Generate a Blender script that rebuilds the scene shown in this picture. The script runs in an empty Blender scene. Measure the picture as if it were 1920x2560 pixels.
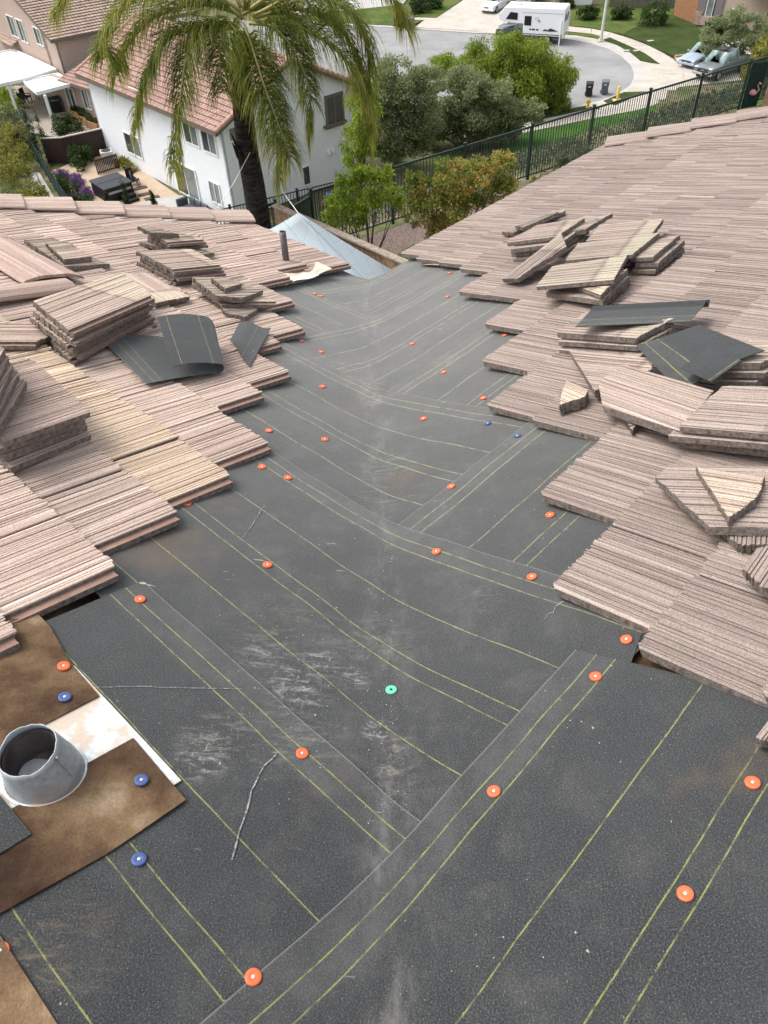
import bpy, bmesh, math, random
import numpy as np
from mathutils import Vector, Matrix
random.seed(7); rng = np.random.default_rng(11)
rad = math.radians
scene = bpy.context.scene
COL = scene.collection

# ---------------------------------------------------------------- camera
ZC = 20.0                                  # eye height above the street below
FPX = 1896.0                               # focal length in photo pixels (1920 x 2560)
PITCH, ROLL, YAW = rad(44.5), rad(-2.5), rad(0.36)
_f = np.array([math.sin(YAW)*math.cos(PITCH), math.cos(YAW)*math.cos(PITCH), -math.sin(PITCH)])
_r = np.array([math.cos(YAW), -math.sin(YAW), 0.0]); _u = np.cross(_r, _f)
CR = _r*math.cos(ROLL)+_u*math.sin(ROLL); CU = -_r*math.sin(ROLL)+_u*math.cos(ROLL); CF = _f
cam = bpy.data.cameras.new("camera"); camo = bpy.data.objects.new("camera", cam); COL.objects.link(camo)
cam.sensor_fit = 'VERTICAL'; cam.sensor_height = 36.0; cam.lens = 36.0*FPX/2560.0
cam.clip_start = 0.05; cam.clip_end = 2000
M = Matrix(((CR[0], CU[0], -CF[0], 0), (CR[1], CU[1], -CF[1], 0), (CR[2], CU[2], -CF[2], ZC), (0, 0, 0, 1)))
camo.matrix_world = M
scene.camera = camo

# ---------------------------------------------------------------- sky, sun, exposure (bright overcast)
world = bpy.data.worlds.new("World"); scene.world = world; world.use_nodes = True
wn = world.node_tree.nodes; wl = world.node_tree.links
SUN_EL, SUN_AZ = rad(56), rad(-74)          # azimuth measured clockwise from +Y
sky = wn.new("ShaderNodeTexSky"); sky.sky_type = 'NISHITA'; sky.sun_disc = False
sky.sun_elevation = SUN_EL; sky.sun_rotation = SUN_AZ; sky.air_density = 1.0; sky.dust_density = 5.0; sky.ozone_density = 1.0
hs = wn.new("ShaderNodeHueSaturation"); hs.inputs["Saturation"].default_value = 0.36
wl.new(sky.outputs[0], hs.inputs["Color"]); wl.new(hs.outputs[0], wn["Background"].inputs[0])
wn["Background"].inputs[1].default_value = 0.15
sunl = bpy.data.lights.new("sun", 'SUN'); sunl.energy = 0.6; sunl.angle = rad(25); sunl.color = (1.0, 0.97, 0.93)
suno = bpy.data.objects.new("sun", sunl); COL.objects.link(suno)
sd = Vector((math.sin(SUN_AZ)*math.cos(SUN_EL), math.cos(SUN_AZ)*math.cos(SUN_EL), math.sin(SUN_EL)))
suno.rotation_euler = sd.to_track_quat('Z', 'Y').to_euler()
vs = scene.view_settings; vs.view_transform = 'Standard'; vs.look = 'None'; vs.gamma = 1.0; vs.use_curve_mapping = False
vs.exposure = 1.02
scene.render.engine = 'CYCLES'; scene.cycles.max_bounces = 6; scene.cycles.transparent_max_bounces = 8

# ---------------------------------------------------------------- photo geometry: pixel -> real point on a known surface
K = 1920/1659.0
def ray(u, v):
    return CF + CR*((u*K-960)/FPX) - CU*((v*K-1280)/FPX)
def hz(u, v, z):
    d = ray(u, v); t = (z-ZC)/d[2]; return Vector((d[0]*t, d[1]*t, z))
def vp(u, v, p, q):                          # on the vertical plane through plan points p, q
    d = ray(u, v); n = np.array([q[1]-p[1], p[0]-q[0]]); t = (n[0]*p[0]+n[1]*p[1])/(n[0]*d[0]+n[1]*d[1])
    return Vector((d[0]*t, d[1]*t, ZC+d[2]*t))
def px(p):
    v = np.array([p[0], p[1], p[2]-ZC]); z = v@CF
    return ((960+FPX*(v@CR)/z)/K, (1280-FPX*(v@CU)/z)/K)
TH = rad(16.9); S2 = math.sqrt(.5); HV = 1.6
AX = {}
for sd_, sg in (('L', 1), ('R', -1)):
    hd = Vector((-sg*S2, S2, 0)); up = Vector((-sg*S2*math.cos(TH), -S2*math.cos(TH), math.sin(TH)))
    nn = Vector((sg*S2*math.sin(TH), S2*math.sin(TH), math.cos(TH)))
    AX[sd_] = (hd, up, nn)
O0 = Vector((0, 0, ZC-HV))
def roof(side, h, t, r=0.0):
    hd, up, nn = AX[side]; return O0+hd*h+up*t+nn*r
def rp(side, u, v, r=0.0):                   # pixel -> (along, upslope) on the roof plane raised by r
    hd, up, nn = AX[side]; d = Vector(ray(u, v)); o = Vector((0, 0, ZC))
    t = (nn.dot(O0-o)+r)/nn.dot(d); p = o+d*t-nn*r-O0
    return (p.dot(hd), p.dot(up))

# ---------------------------------------------------------------- object helpers
def mesh_obj(name, verts, faces, mat, parent=None, smooth=False, mats=None, fm=None):
    me = bpy.data.meshes.new(name); me.from_pydata([tuple(v) for v in verts], [], faces); me.update()
    if mats:
        for m in mats: me.materials.append(m)
        if fm is not None: me.polygons.foreach_set("material_index", fm)
    elif mat: me.materials.append(mat)
    if smooth: me.polygons.foreach_set("use_smooth", [True]*len(me.polygons))
    o = bpy.data.objects.new(name, me); COL.objects.link(o)
    if parent: o.parent = parent
    return o
def inst(name, me, loc=(0, 0, 0), parent=None, mw=None):
    o = bpy.data.objects.new(name, me); COL.objects.link(o)
    if parent: o.parent = parent
    if mw is not None: o.matrix_basis = mw
    else: o.location = loc
    return o
def empty(name, loc=(0, 0, 0), rz=0.0, label=None, cat=None, group=None, mw=None):
    o = bpy.data.objects.new(name, None); COL.objects.link(o); o.empty_display_size = .2
    if mw is not None: o.matrix_basis = mw
    else: o.location = loc; o.rotation_euler = (0, 0, rz)
    tag(o, label, cat, group); return o
def tag(o, label=None, cat=None, group=None, kind=None):
    if label: o["label"] = label
    if cat: o["category"] = cat
    if group: o["group"] = group
    if kind: o["kind"] = kind
    return o
class MB:
    def __init__(s): s.v = []; s.f = []; s.m = []
    def add(s, vs, fs, m=0):
        n = len(s.v); s.v += [tuple(v) for v in vs]; s.f += [tuple(i+n for i in f) for f in fs]; s.m += [m]*len(fs); return s
    def box(s, c, d, rz=0.0, m=0, mw=None):
        c = Vector(c); hx, hy, hz_ = d[0]/2, d[1]/2, d[2]/2; cs, sn = math.cos(rz), math.sin(rz)
        P = []
        for z in (-hz_, hz_):
            for x, y in ((-hx, -hy), (hx, -hy), (hx, hy), (-hx, hy)):
                p = Vector((x*cs-y*sn, x*sn+y*cs, z))+c
                P.append(mw@p if mw else p)
        return s.add(P, [(3, 2, 1, 0), (4, 5, 6, 7), (0, 1, 5, 4), (1, 2, 6, 5), (2, 3, 7, 6), (3, 0, 4, 7)], m)
    def bar(s, p, q, w, h=None, m=0, up=Vector((0, 0, 1))):
        p = Vector(p); q = Vector(q); h = h or w; d = (q-p).normalized()
        a = d.cross(up); a = a.normalized() if a.length > 1e-4 else Vector((1, 0, 0)); b = a.cross(d)
        P = [e+a*x*w/2+b*y*h/2 for e in (p, q) for x, y in ((-1, -1), (1, -1), (1, 1), (-1, 1))]
        return s.add(P, [(3, 2, 1, 0), (4, 5, 6, 7), (0, 1, 5, 4), (1, 2, 6, 5), (2, 3, 7, 6), (3, 0, 4, 7)], m)
    def tube(s, pts, rs, n=8, m=0, cap=True):
        pts = [Vector(p) for p in pts]
        if not hasattr(rs, '__len__'): rs = [rs]*len(pts)
        P = []; F_ = []
        ref = Vector((0.123, 0.31, 0.95))
        for i, p in enumerate(pts):
            d = (pts[min(i+1, len(pts)-1)]-pts[max(i-1, 0)]).normalized()
            a = d.cross(ref)
            if a.length < .05: a = d.cross(Vector((1, 0, 0)))
            a.normalize(); b = d.cross(a)
            for k in range(n):
                t = 2*math.pi*k/n; P.append(p+(a*math.cos(t)+b*math.sin(t))*rs[i])
        for i in range(len(pts)-1):
            for k in range(n):
                k2 = (k+1) % n; F_.append((i*n+k, i*n+k2, (i+1)*n+k2, (i+1)*n+k))
        if cap: F_.append(tuple(range(n-1, -1, -1))); F_.append(tuple((len(pts)-1)*n+k for k in range(n)))
        return s.add(P, F_, m)
    def lathe(s, prof, n=20, c=(0, 0, 0), m=0, mw=None):
        P = []; F_ = []
        for r, z in prof:
            for k in range(n):
                t = 2*math.pi*k/n; p = Vector((c[0]+r*math.cos(t), c[1]+r*math.sin(t), c[2]+z)); P.append(mw@p if mw else p)
        for i in range(len(prof)-1):
            for k in range(n):
                k2 = (k+1) % n; F_.append((i*n+k, i*n+k2, (i+1)*n+k2, (i+1)*n+k))
        return s.add(P, F_, m)
    def prism(s, poly, z0, z1, m=0, mw=None):     # poly in xy, extruded in z
        n = len(poly); P = [Vector((x, y, z0)) for x, y in poly]+[Vector((x, y, z1)) for x, y in poly]
        if mw: P = [mw@p for p in P]
        F_ = [tuple(range(n-1, -1, -1)), tuple(range(n, 2*n))]+[(i, (i+1) % n, n+(i+1) % n, n+i) for i in range(n)]
        return s.add(P, F_, m)
    def build(s, name, mat, parent=None, smooth=False, bevel=0):
        mats = mat if isinstance(mat, (list, tuple)) else None
        o = mesh_obj(name, s.v, s.f, None if mats else mat, parent, smooth, mats, s.m if mats else None)
        if bevel:
            b = o.modifiers.new("bevel", 'BEVEL'); b.width = bevel; b.segments = 2; b.limit_method = 'ANGLE'
        return o

# ---------------------------------------------------------------- materials
class NT:
    def __init__(s, name, rough=.8, spec=.3):
        s.mat = bpy.data.materials.new(name); s.mat.use_nodes = True; s.t = s.mat.node_tree; s.n = s.t.nodes; s.l = s.t.links
        s.b = s.n["Principled BSDF"]; s.b.inputs["Roughness"].default_value = rough; s.b.inputs["Specular IOR Level"].default_value = spec
        s.tc = s.n.new("ShaderNodeTexCoord")
    def node(s, typ, **kw):
        n = s.n.new(typ)
        for k_, v in kw.items(): setattr(n, k_, v)
        return n
    def lk(s, a, b): s.l.new(a, b); return s
    def val(s, x, sock):
        if isinstance(x, (int, float)): sock.default_value = x
        elif isinstance(x, (tuple, list)): sock.default_value = (*x, 1) if len(x) == 3 and sock.type == 'RGBA' else x
        else: s.l.new(x, sock)
    def math(s, op, a, b=0.0, c=0.0, clamp=False):
        n = s.n.new("ShaderNodeMath"); n.operation = op; n.use_clamp = clamp
        s.val(a, n.inputs[0]); s.val(b, n.inputs[1]); s.val(c, n.inputs[2]); return n.outputs[0]
    def map(s, src, scale=(1, 1, 1), rot=(0, 0, 0), loc=(0, 0, 0)):
        n = s.n.new("ShaderNodeMapping"); s.l.new(src, n.inputs[0]); n.inputs["Scale"].default_value = scale
        n.inputs["Rotation"].default_value = rot; n.inputs["Location"].default_value = loc; return n.outputs[0]
    def noise(s, src, scale=5, detail=3, rough=.5, dist=0.0):
        n = s.n.new("ShaderNodeTexNoise"); s.l.new(src, n.inputs["Vector"]); n.inputs["Scale"].default_value = scale
        n.inputs["Detail"].default_value = detail; n.inputs["Roughness"].default_value = rough; n.inputs["Distortion"].default_value = dist; return n.outputs["Fac"]
    def ramp(s, fac, stops):
        n = s.n.new("ShaderNodeValToRGB"); s.val(fac, n.inputs[0]); e = n.color_ramp.elements
        while len(e) < len(stops): e.new(.5)
        for i, (p, c) in enumerate(stops):
            e[i].position = p; e[i].color = (*c, 1) if hasattr(c, '__len__') else (c, c, c, 1)
        return n.outputs[0]
    def mix(s, fac, a, b, mode='MIX'):
        n = s.n.new("ShaderNodeMix"); n.data_type = 'RGBA'; n.blend_type = mode
        s.val(fac, n.inputs[0]); s.val(a, n.inputs[6]); s.val(b, n.inputs[7]); return n.outputs[2]
    def smooth(s, x, lo, hi):
        n = s.n.new("ShaderNodeMapRange"); n.interpolation_type = 'SMOOTHSTEP'; s.val(x, n.inputs[0])
        n.inputs[1].default_value = lo; n.inputs[2].default_value = hi; return n.outputs[0]
    def bump(s, h, strength=.3, dist=.01):
        n = s.n.new("ShaderNodeBump"); s.l.new(h, n.inputs["Height"]); n.inputs["Strength"].default_value = strength
        n.inputs["Distance"].default_value = dist; s.l.new(n.outputs[0], s.b.inputs["Normal"]); return s
    def col(s, c): s.val(c, s.b.inputs["Base Color"]); return s
def simple(name, c, rough=.7, metal=0.0, var=.12, scale=6.0, spec=.3, bump=0.0, bscale=60):
    m = NT(name, rough, spec); co = m.tc.outputs["Object"]
    n = m.noise(co, scale, 4, .6)
    lo = tuple(x*(1-var) for x in c); hi = tuple(min(1, x*(1+var)) for x in c)
    m.col(m.ramp(n, [(.3, lo), (.7, hi)])); m.b.inputs["Metallic"].default_value = metal
    if bump: m.bump(m.noise(co, bscale, 3, .6), bump, .02)
    return m.mat
# ---------------------------------------------------------------- roof materials
def make_tile_mat(name):
    m = NT(name, .92, .15); co = m.tc.outputs["Object"]
    oi = m.node("ShaderNodeObjectInfo")
    cr = m.node("ShaderNodeCombineXYZ"); m.lk(m.math('MULTIPLY', oi.outputs["Random"], 37.0), cr.inputs[1])
    ad = m.node("ShaderNodeVectorMath", operation='ADD'); m.lk(co, ad.inputs[0]); m.lk(cr.outputs[0], ad.inputs[1]); v = ad.outputs[0]
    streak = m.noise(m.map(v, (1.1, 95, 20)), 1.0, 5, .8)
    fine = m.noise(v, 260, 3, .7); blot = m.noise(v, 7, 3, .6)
    s2 = m.noise(m.map(v, (.9, 36, 8)), 1.0, 3, .6); streak = m.math('ADD', m.math('MULTIPLY', streak, .62), m.math('MULTIPLY', s2, .38))  # tile's own streaks; broad pale ones also paint light caught on raised ridges
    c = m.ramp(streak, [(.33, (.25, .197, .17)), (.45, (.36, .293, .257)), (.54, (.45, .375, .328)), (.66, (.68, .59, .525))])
    c = m.mix(m.math('MULTIPLY', m.smooth(blot, .52, .75), .35), c, (.36, .325, .25))
    at = m.node("ShaderNodeAttribute", attribute_name="head", attribute_type='OBJECT'); sx = m.node("ShaderNodeSeparateXYZ"); m.lk(co, sx.inputs[0])
    hx = m.math('ADD', m.math('MULTIPLY', sx.outputs[0], at.outputs["Fac"]), m.math('MULTIPLY', m.math('SUBTRACT', m.noise(v, 14, 4, .7), .5), .05))
    c = m.mix(m.math('MULTIPLY', m.smooth(hx, .095, .125), .55), c, (.56, .52, .41))        # unweathered head of a lifted tile
    c = m.mix(m.math('MULTIPLY', m.math('SUBTRACT', 1.0, m.smooth(m.math('ABSOLUTE', m.math('SUBTRACT', hx, .09)), .0, .022)), .4), c, (.15, .125, .105))
    spk = m.ramp(fine, [(.3, .5), (.5, 1.0), (.68, 1.3)])
    c = m.mix(1.0, c, spk, 'MULTIPLY')
    c = m.mix(1.0, c, oi.outputs["Color"], 'MULTIPLY')
    br = m.math('MULTIPLY_ADD', oi.outputs["Random"], .18, .91)
    hb = m.node("ShaderNodeHueSaturation"); m.lk(c, hb.inputs["Color"]); m.lk(br, hb.inputs["Value"])
    m.col(hb.outputs[0])
    hgt = m.math('ADD', m.math('MULTIPLY', m.noise(m.map(v, (4, 120, 20)), 1.0, 3, .6), 1.0), m.math('MULTIPLY', fine, .5))
    m.bump(hgt, .6, .004)
    return m.mat
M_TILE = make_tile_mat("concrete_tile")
def make_edge_mat():
    m = NT("broken_concrete", .95, .1); co = m.tc.outputs["Object"]
    n = m.noise(co, 60, 5, .7); f = m.noise(co, 300, 2, .6)
    c = m.ramp(n, [(.3, (.13, .105, .09)), (.55, (.27, .225, .195)), (.75, (.4, .345, .3))])
    m.col(m.mix(1.0, c, m.ramp(f, [(.35, .7), (.6, 1.15)]), 'MULTIPLY')); m.bump(m.math('ADD', n, f), .8, .008); return m.mat
M_EDGE = make_edge_mat()
M_LIP = simple("tile_lip_smooth", (.30, .19, .145), .85, var=.2, scale=20)
M_CAP = make_tile_mat("ridge_cap_concrete")

cT = math.cos(TH); nv = math.hypot(1, 1/cT)
EV = (1/nv, -1/cT/nv); NVv = (1/cT/nv, 1/nv)
CH, MUD, TAN = (.60, .58, .54), (.20, .145, .09), (.36, .33, .27)
MARKS = [(610, 1345, 'L', .12, .45, MUD), (490, 1330, 'L', .07, .35, MUD), (690, 1440, 'L', .07, .8, CH), (640, 1495, 'L', .12, .6, CH), (560, 1420, 'L', .10, .35, CH), (760, 1480, 'L', .07, .7, CH), (812, 1592, 'L', .05, .9, CH), (850, 1690, 'L', .10, .55, TAN), (850, 1620, 'L', .08, .5, TAN),
  (470, 1600, 'L', .12, .65, TAN), (430, 1650, 'L', .09, .65, CH), (802, 872, 'L', .11, 1.0, TAN), (803, 850, 'L', .09, .9, TAN), (790, 830, 'L', .14, .8, TAN), (755, 795, 'L', .16, .6, TAN), (720, 742, 'L', .09, .7, TAN), (700, 718, 'L', .08, .6, TAN), (840, 1020, 'R', .2, .35, TAN), (820, 1090, 'L', .16, .3, TAN), (770, 900, 'L', .25, .3, MUD),
  (1040, 1300, 'R', .12, .25, TAN), (150, 2060, 'L', .15, .5, MUD), (60, 2100, 'L', .10, .5, MUD), (300, 1700, 'L', .1, .3, TAN), (620, 1400, 'L', .3, .25, TAN), (820, 1400, 'L', .22, .25, TAN), (640, 1600, 'L', .2, .2, CH), (960, 790, 'R', .18, .4, TAN), (960, 660, 'R', .2, .35, TAN)]
def make_felt_mat(name, dust=1.0):
    m = NT(name, .9, .2); uvn = m.node("ShaderNodeUVMap", uv_map="sheet"); adn = m.node("ShaderNodeUVMap", uv_map="valley")
    s1 = m.node("ShaderNodeSeparateXYZ"); m.lk(uvn.outputs[0], s1.inputs[0]); u, v = s1.outputs[0], s1.outputs[1]
    s2 = m.node("ShaderNodeSeparateXYZ"); m.lk(adn.outputs[0], s2.inputs[0]); a, d = s2.outputs[0], s2.outputs[1]
    P = adn.outputs[0]
    g = m.noise(P, 260, 4, .8); g2 = m.noise(P, 380, 2, .6); blot = m.noise(P, 3.0, 4, .6); blot2 = m.noise(P, 14, 4, .65)
    base = m.ramp(g, [(.32, (.006, .0074, .0085)), (.47, (.021, .0230, .0248)), (.58, (.045, .0475, .0485)), (.72, (.18, .18, .176))])
    base = m.mix(m.math('MULTIPLY', m.smooth(g2, .62, .72), .5), base, (.27, .27, .26))
    base = m.mix(m.math('MULTIPLY', m.smooth(blot, .35, .8), .14), base, (.085, .085, .082))
    # worn lighter strip where the sheet laps over the one below
    lap = m.math('SUBTRACT', 1.0, m.smooth(m.math('ADD', v, m.math('MULTIPLY', m.math('SUBTRACT', blot2, .5), .03)), .09, .14))
    base = m.mix(m.math('MULTIPLY', lap, m.math('MULTIPLY_ADD', blot2, .5, -.10)), base, (.13, .128, .122))
    base = m.mix(m.math('MULTIPLY', m.math('SUBTRACT', 1.0, m.smooth(v, .001, .0045)), .4), base, (.26, .255, .245))
    # dust along the valley and walked middle, plus grazing sheen painted towards the far end
    vd = m.math('SUBTRACT', 1.0, m.smooth(m.math('ABSOLUTE', m.math('ADD', d, m.math('MULTIPLY', m.math('SUBTRACT', m.noise(P, 5, 3, .6), .5), .16))), .0, .11))
    vd = m.math('MULTIPLY', vd, m.smooth(m.noise(m.map(P, (2.2, 6, 1)), 2.0, 6, .75), .46, .74))
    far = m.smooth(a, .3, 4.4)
    wide = m.math('SUBTRACT', 1.0, m.smooth(m.math('ABSOLUTE', d), .3, 1.1))
    dust_sheen = m.math('MULTIPLY', m.smooth(m.noise(P, 6.5, 7, .78), .45, .7), wide)
    dust_sheen = m.math('ADD', m.math('MULTIPLY', dust_sheen, .10), m.math('MULTIPLY', vd, .36))
    dust_sheen = m.math('ADD', dust_sheen, m.math('MULTIPLY', far, .34))
    base = m.mix(m.math('MULTIPLY', dust_sheen, dust, clamp=True), base, (.25, .243, .222))
    # individual dusty and muddy marks where people walked and sawed
    brk = m.smooth(m.noise(m.map(P, (40, 11, 1), (0, 0, .9)), 1.0, 6, .8, .6), .47, .72); spek = m.smooth(m.noise(P, 60, 5, .85), .53, .66)
    for (u_, v_, sd_, r_, st_, cl_) in MARKS if dust > .5 else []:
        h_, t_ = rp(sd_, u_, v_, .02); a_ = h_*EV[0]+t_*EV[1]; d_ = (h_*NVv[0]+t_*NVv[1])*(1 if sd_ == 'R' else -1)
        ds = m.node("ShaderNodeVectorMath", operation='DISTANCE'); m.lk(P, ds.inputs[0]); ds.inputs[1].default_value = (a_, d_, 0)
        k_ = m.math('MULTIPLY', m.math('SUBTRACT', 1.0, m.smooth(ds.outputs["Value"], r_*.15, r_)), m.math('MULTIPLY_ADD', spek, .5, m.math('MULTIPLY', brk, .8)))
        base = m.mix(m.math('MULTIPLY', k_, st_, clamp=True), base, cl_)
    # scuffs and chalky scrapes
    sc = m.math('MULTIPLY', m.smooth(m.noise(m.map(P, (55, 9, 1), (0, 0, .9)), 1.0, 2, .5), .70, .76), m.smooth(m.noise(P, 1.7, 2, .5), .52, .62))
    sp = m.math('MULTIPLY', m.smooth(m.noise(P, 85, 2, .4), .73, .77), m.smooth(m.noise(m.map(P, loc=(3, 1, 0)), 2.1, 2, .5), .5, .62))
    base = m.mix(m.math('MULTIPLY', m.math('MAXIMUM', sc, sp), .7*dust, clamp=True), base, (.52, .5, .46))
    mud = m.math('MULTIPLY', m.smooth(m.noise(m.map(P, loc=(7, 4, 0)), 1.9, 4, .6), .6, .74), .45)
    base = m.mix(m.math('MULTIPLY', mud, dust), base, (.12, .085, .055))
    # printed lay lines
    wob = m.math('ADD', v, m.math('MULTIPLY', m.math('SUBTRACT', m.noise(m.map(uvn.outputs[0], (3, .1, 1)), 1.0, 2, .5), .5), .012))
    wob = m.math('ADD', wob, m.math('MULTIPLY', m.math('SUBTRACT', g, .5), .007))
    ln = None
    for x in (.058, .108, .325, .50, .552, .735, .90):
        q = m.math('SUBTRACT', 1.0, m.smooth(m.math('ABSOLUTE', m.math('SUBTRACT', wob, x)), 0.0004, .0024))
        ln = q if ln is None else m.math('MAXIMUM', ln, q)
    ln = m.math('MULTIPLY', ln, m.smooth(m.noise(P, 30, 3, .6), .25, .6))
    base = m.mix(m.math('MULTIPLY', ln, .85), base, m.mix(far, (.24, .26, .075), (.50, .50, .27)))
    m.b.inputs['Sheen Weight'].default_value = .3; m.b.inputs['Sheen Roughness'].default_value = .5; m.b.inputs['Sheen Tint'].default_value = (.8, .82, .8, 1)
    m.col(base)
    m.bump(m.math('ADD', m.math('MULTIPLY', g, .5), m.math('MULTIPLY', blot2, 2.2)), .3, .004)
    return m.mat
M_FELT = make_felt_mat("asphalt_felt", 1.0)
M_FELTS = make_felt_mat("asphalt_felt_scrap", .15)

def make_deck_mat(name, dark=1.0):
    m = NT(name, .9, .15); co = m.tc.outputs["Object"]
    big = m.noise(m.map(co, (1, 1, .3)), 4.5, 4, .6); fine = m.noise(co, 160, 3, .7); grit = m.noise(co, 420, 2, .6)
    c = m.ramp(big, [(.32, (.040*dark, .022*dark, .013*dark)), (.47, (.10*dark, .06*dark, .034*dark)), (.6, (.20*dark, .13*dark, .072*dark)), (.74, (.36*dark, .27*dark, .18*dark))])
    c = m.mix(1.0, c, m.ramp(fine, [(.3, .78), (.7, 1.2)]), 'MULTIPLY')
    c = m.mix(m.math('MULTIPLY', m.smooth(grit, .68, .76), .5), c, (.34, .28, .22))
    m.col(c); m.bump(fine, .5, .006); return m.mat
M_DECK = make_deck_mat("old_brown_underlayment", 1.0)
M_DECK2 = make_deck_mat("dark_brown_paper", .85)
def make_metal(name, c, rust=.25, rough=.45, metal=.7, rc=(.33, .25, .19), lo=.52):
    m = NT(name, rough, .5); co = m.tc.outputs["Object"]; n = m.noise(co, 9, 5, .65); n2 = m.noise(co, 70, 3, .6)
    cc = m.ramp(n2, [(.3, tuple(x*.8 for x in c)), (.7, tuple(min(1, x*1.15) for x in c))])
    cc = m.mix(m.math('MULTIPLY', m.smooth(n, lo, lo+.16), rust*2, clamp=True), cc, rc)
    m.col(cc); m.b.inputs["Metallic"].default_value = metal; m.bump(n2, .15, .004); return m.mat
M_GALV = make_metal("galvanised_metal", (.36, .385, .39), .35, .62, .35)
M_FLASH = make_metal("painted_flashing", (.58, .62, .635), .42, .6, .05, (.47, .37, .27), .47)
M_PIPE = make_metal("sooty_steel_pipe", (.13, .11, .11), .5, .35, .6)
M_BLK = simple("dark_inside", (.012, .012, .012), .8)
M_ORANGE = simple("orange_plastic", (.72, .125, .042), .45, var=.06, spec=.4)
M_BLUE = simple("blue_plastic", (.05, .085, .22), .45, var=.06, spec=.4)
M_GREENC = simple("green_plastic", (.12, .55, .33), .45, var=.06, spec=.4)
M_NAIL = simple("nail_head", (.75, .72, .68), .4, metal=.5)

# ---------------------------------------------------------------- the house under our feet
house = empty("house", (0, 0, 11.1), label="own house roof with stripped felt valley and tiled slopes either side", cat="house")
HI = Matrix.Translation((0, 0, -11.1))
def hpart(o, parent=None):
    o.parent = parent or house
    if (parent or house) is house: o.matrix_basis = HI @ o.matrix_basis
    return o
# deck slabs of the two slopes (hips and eaves as seen in the photo)
EAVE = -3.80
for side in ('L', 'R'):
    if side == 'L': pts = [(3.64, EAVE), (5.0, EAVE), (5.7, -2.1), (6.4, 1.6), (-1.53, 1.6)]
    else: pts = [(3.64, EAVE), (6.95, EAVE), (7.5, -2.5), (8.4, 1.6), (-1.53, 1.6)]
    n = len(pts); V = [roof(side, *p) for p in pts]+[roof(side, *p, -.04) for p in pts]
    fs = [tuple(range(n)), tuple(range(2*n-1, n-1, -1))]+[(i, n+i, n+(i+1) % n, (i+1) % n) for i in range(n)]
    hpart(mesh_obj("roof_deck", V, fs, M_DECK))
M_STUCCO = simple("tan_stucco", (.42, .34, .27), .9, bump=.3)
w = MB()
fp = [roof('L', 5.0, EAVE+.5), roof('L', 3.3, EAVE+.55), roof('R', 3.3, EAVE+.55), roof('R', 6.9, EAVE+.5)]
for p, q in ((fp[0], fp[1]), (fp[2], fp[3])):
    zt = min(p.z, q.z)-.06
    w.add([(p.x, p.y, 11.1), (q.x, q.y, 11.1), (q.x, q.y, zt), (p.x, p.y, zt), (p.x*.96, p.y*.96, 11.1), (q.x*.96, q.y*.96, 11.1), (q.x*.96, q.y*.96, zt), (p.x*.96, p.y*.96, zt)],
          [(0, 1, 2, 3), (7, 6, 5, 4), (3, 2, 6, 7), (0, 3, 7, 4), (1, 5, 6, 2)])
hpart(w.build("wall", M_STUCCO))
# fascia boards along the eaves
M_FASCIA = simple("fascia_paint", (.33, .27, .22), .8)
for side, h1 in (('L', 4.98), ('R', 6.9)):
    hpart(MB().bar(roof(side, 3.66, EAVE-.02, -.12), roof(side, h1, EAVE-.02, -.12), .035, .19).build("fascia", M_FASCIA))

# valley geometry: fold of the two planes, in unfolded coordinates (a along the valley, d across)
hdR, upR, nnR = AX['R']
EV3 = (hdR*EV[0]+upR*EV[1]); N3 = (hdR*NVv[0]+upR*NVv[1])
WV = Vector((0, -EV3.z, EV3.y)); CPS, SPS = N3.x, N3.dot(WV)
RB = .11
def sheet_pt(side, h, t, off):
    a = h*EV[0]+t*EV[1]; d = h*NVv[0]+t*NVv[1]
    g = math.sqrt(d*d+RB*RB)
    q = d/g
    X = d*CPS; W = SPS*g
    nrm = Vector((-q*SPS, 0, 0))+WV*CPS
    p = O0+EV3*a+Vector((X, 0, 0))+WV*W+nrm.normalized()*off
    if side == 'L': p.x = -p.x
    return p, a, (d if side == 'R' else -d)
SHEETS = []
def wavef(aa, dq): return .0032*(math.sin(aa*8+dq*3)+.6*math.sin(aa*19-dq*11+2)+.7*math.sin(dq*23+aa*5))*math.exp(-abs(dq)*1.3)
def split(o):
    e = o.modifiers.new('split', 'EDGE_SPLIT'); e.split_angle = rad(50)
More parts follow.
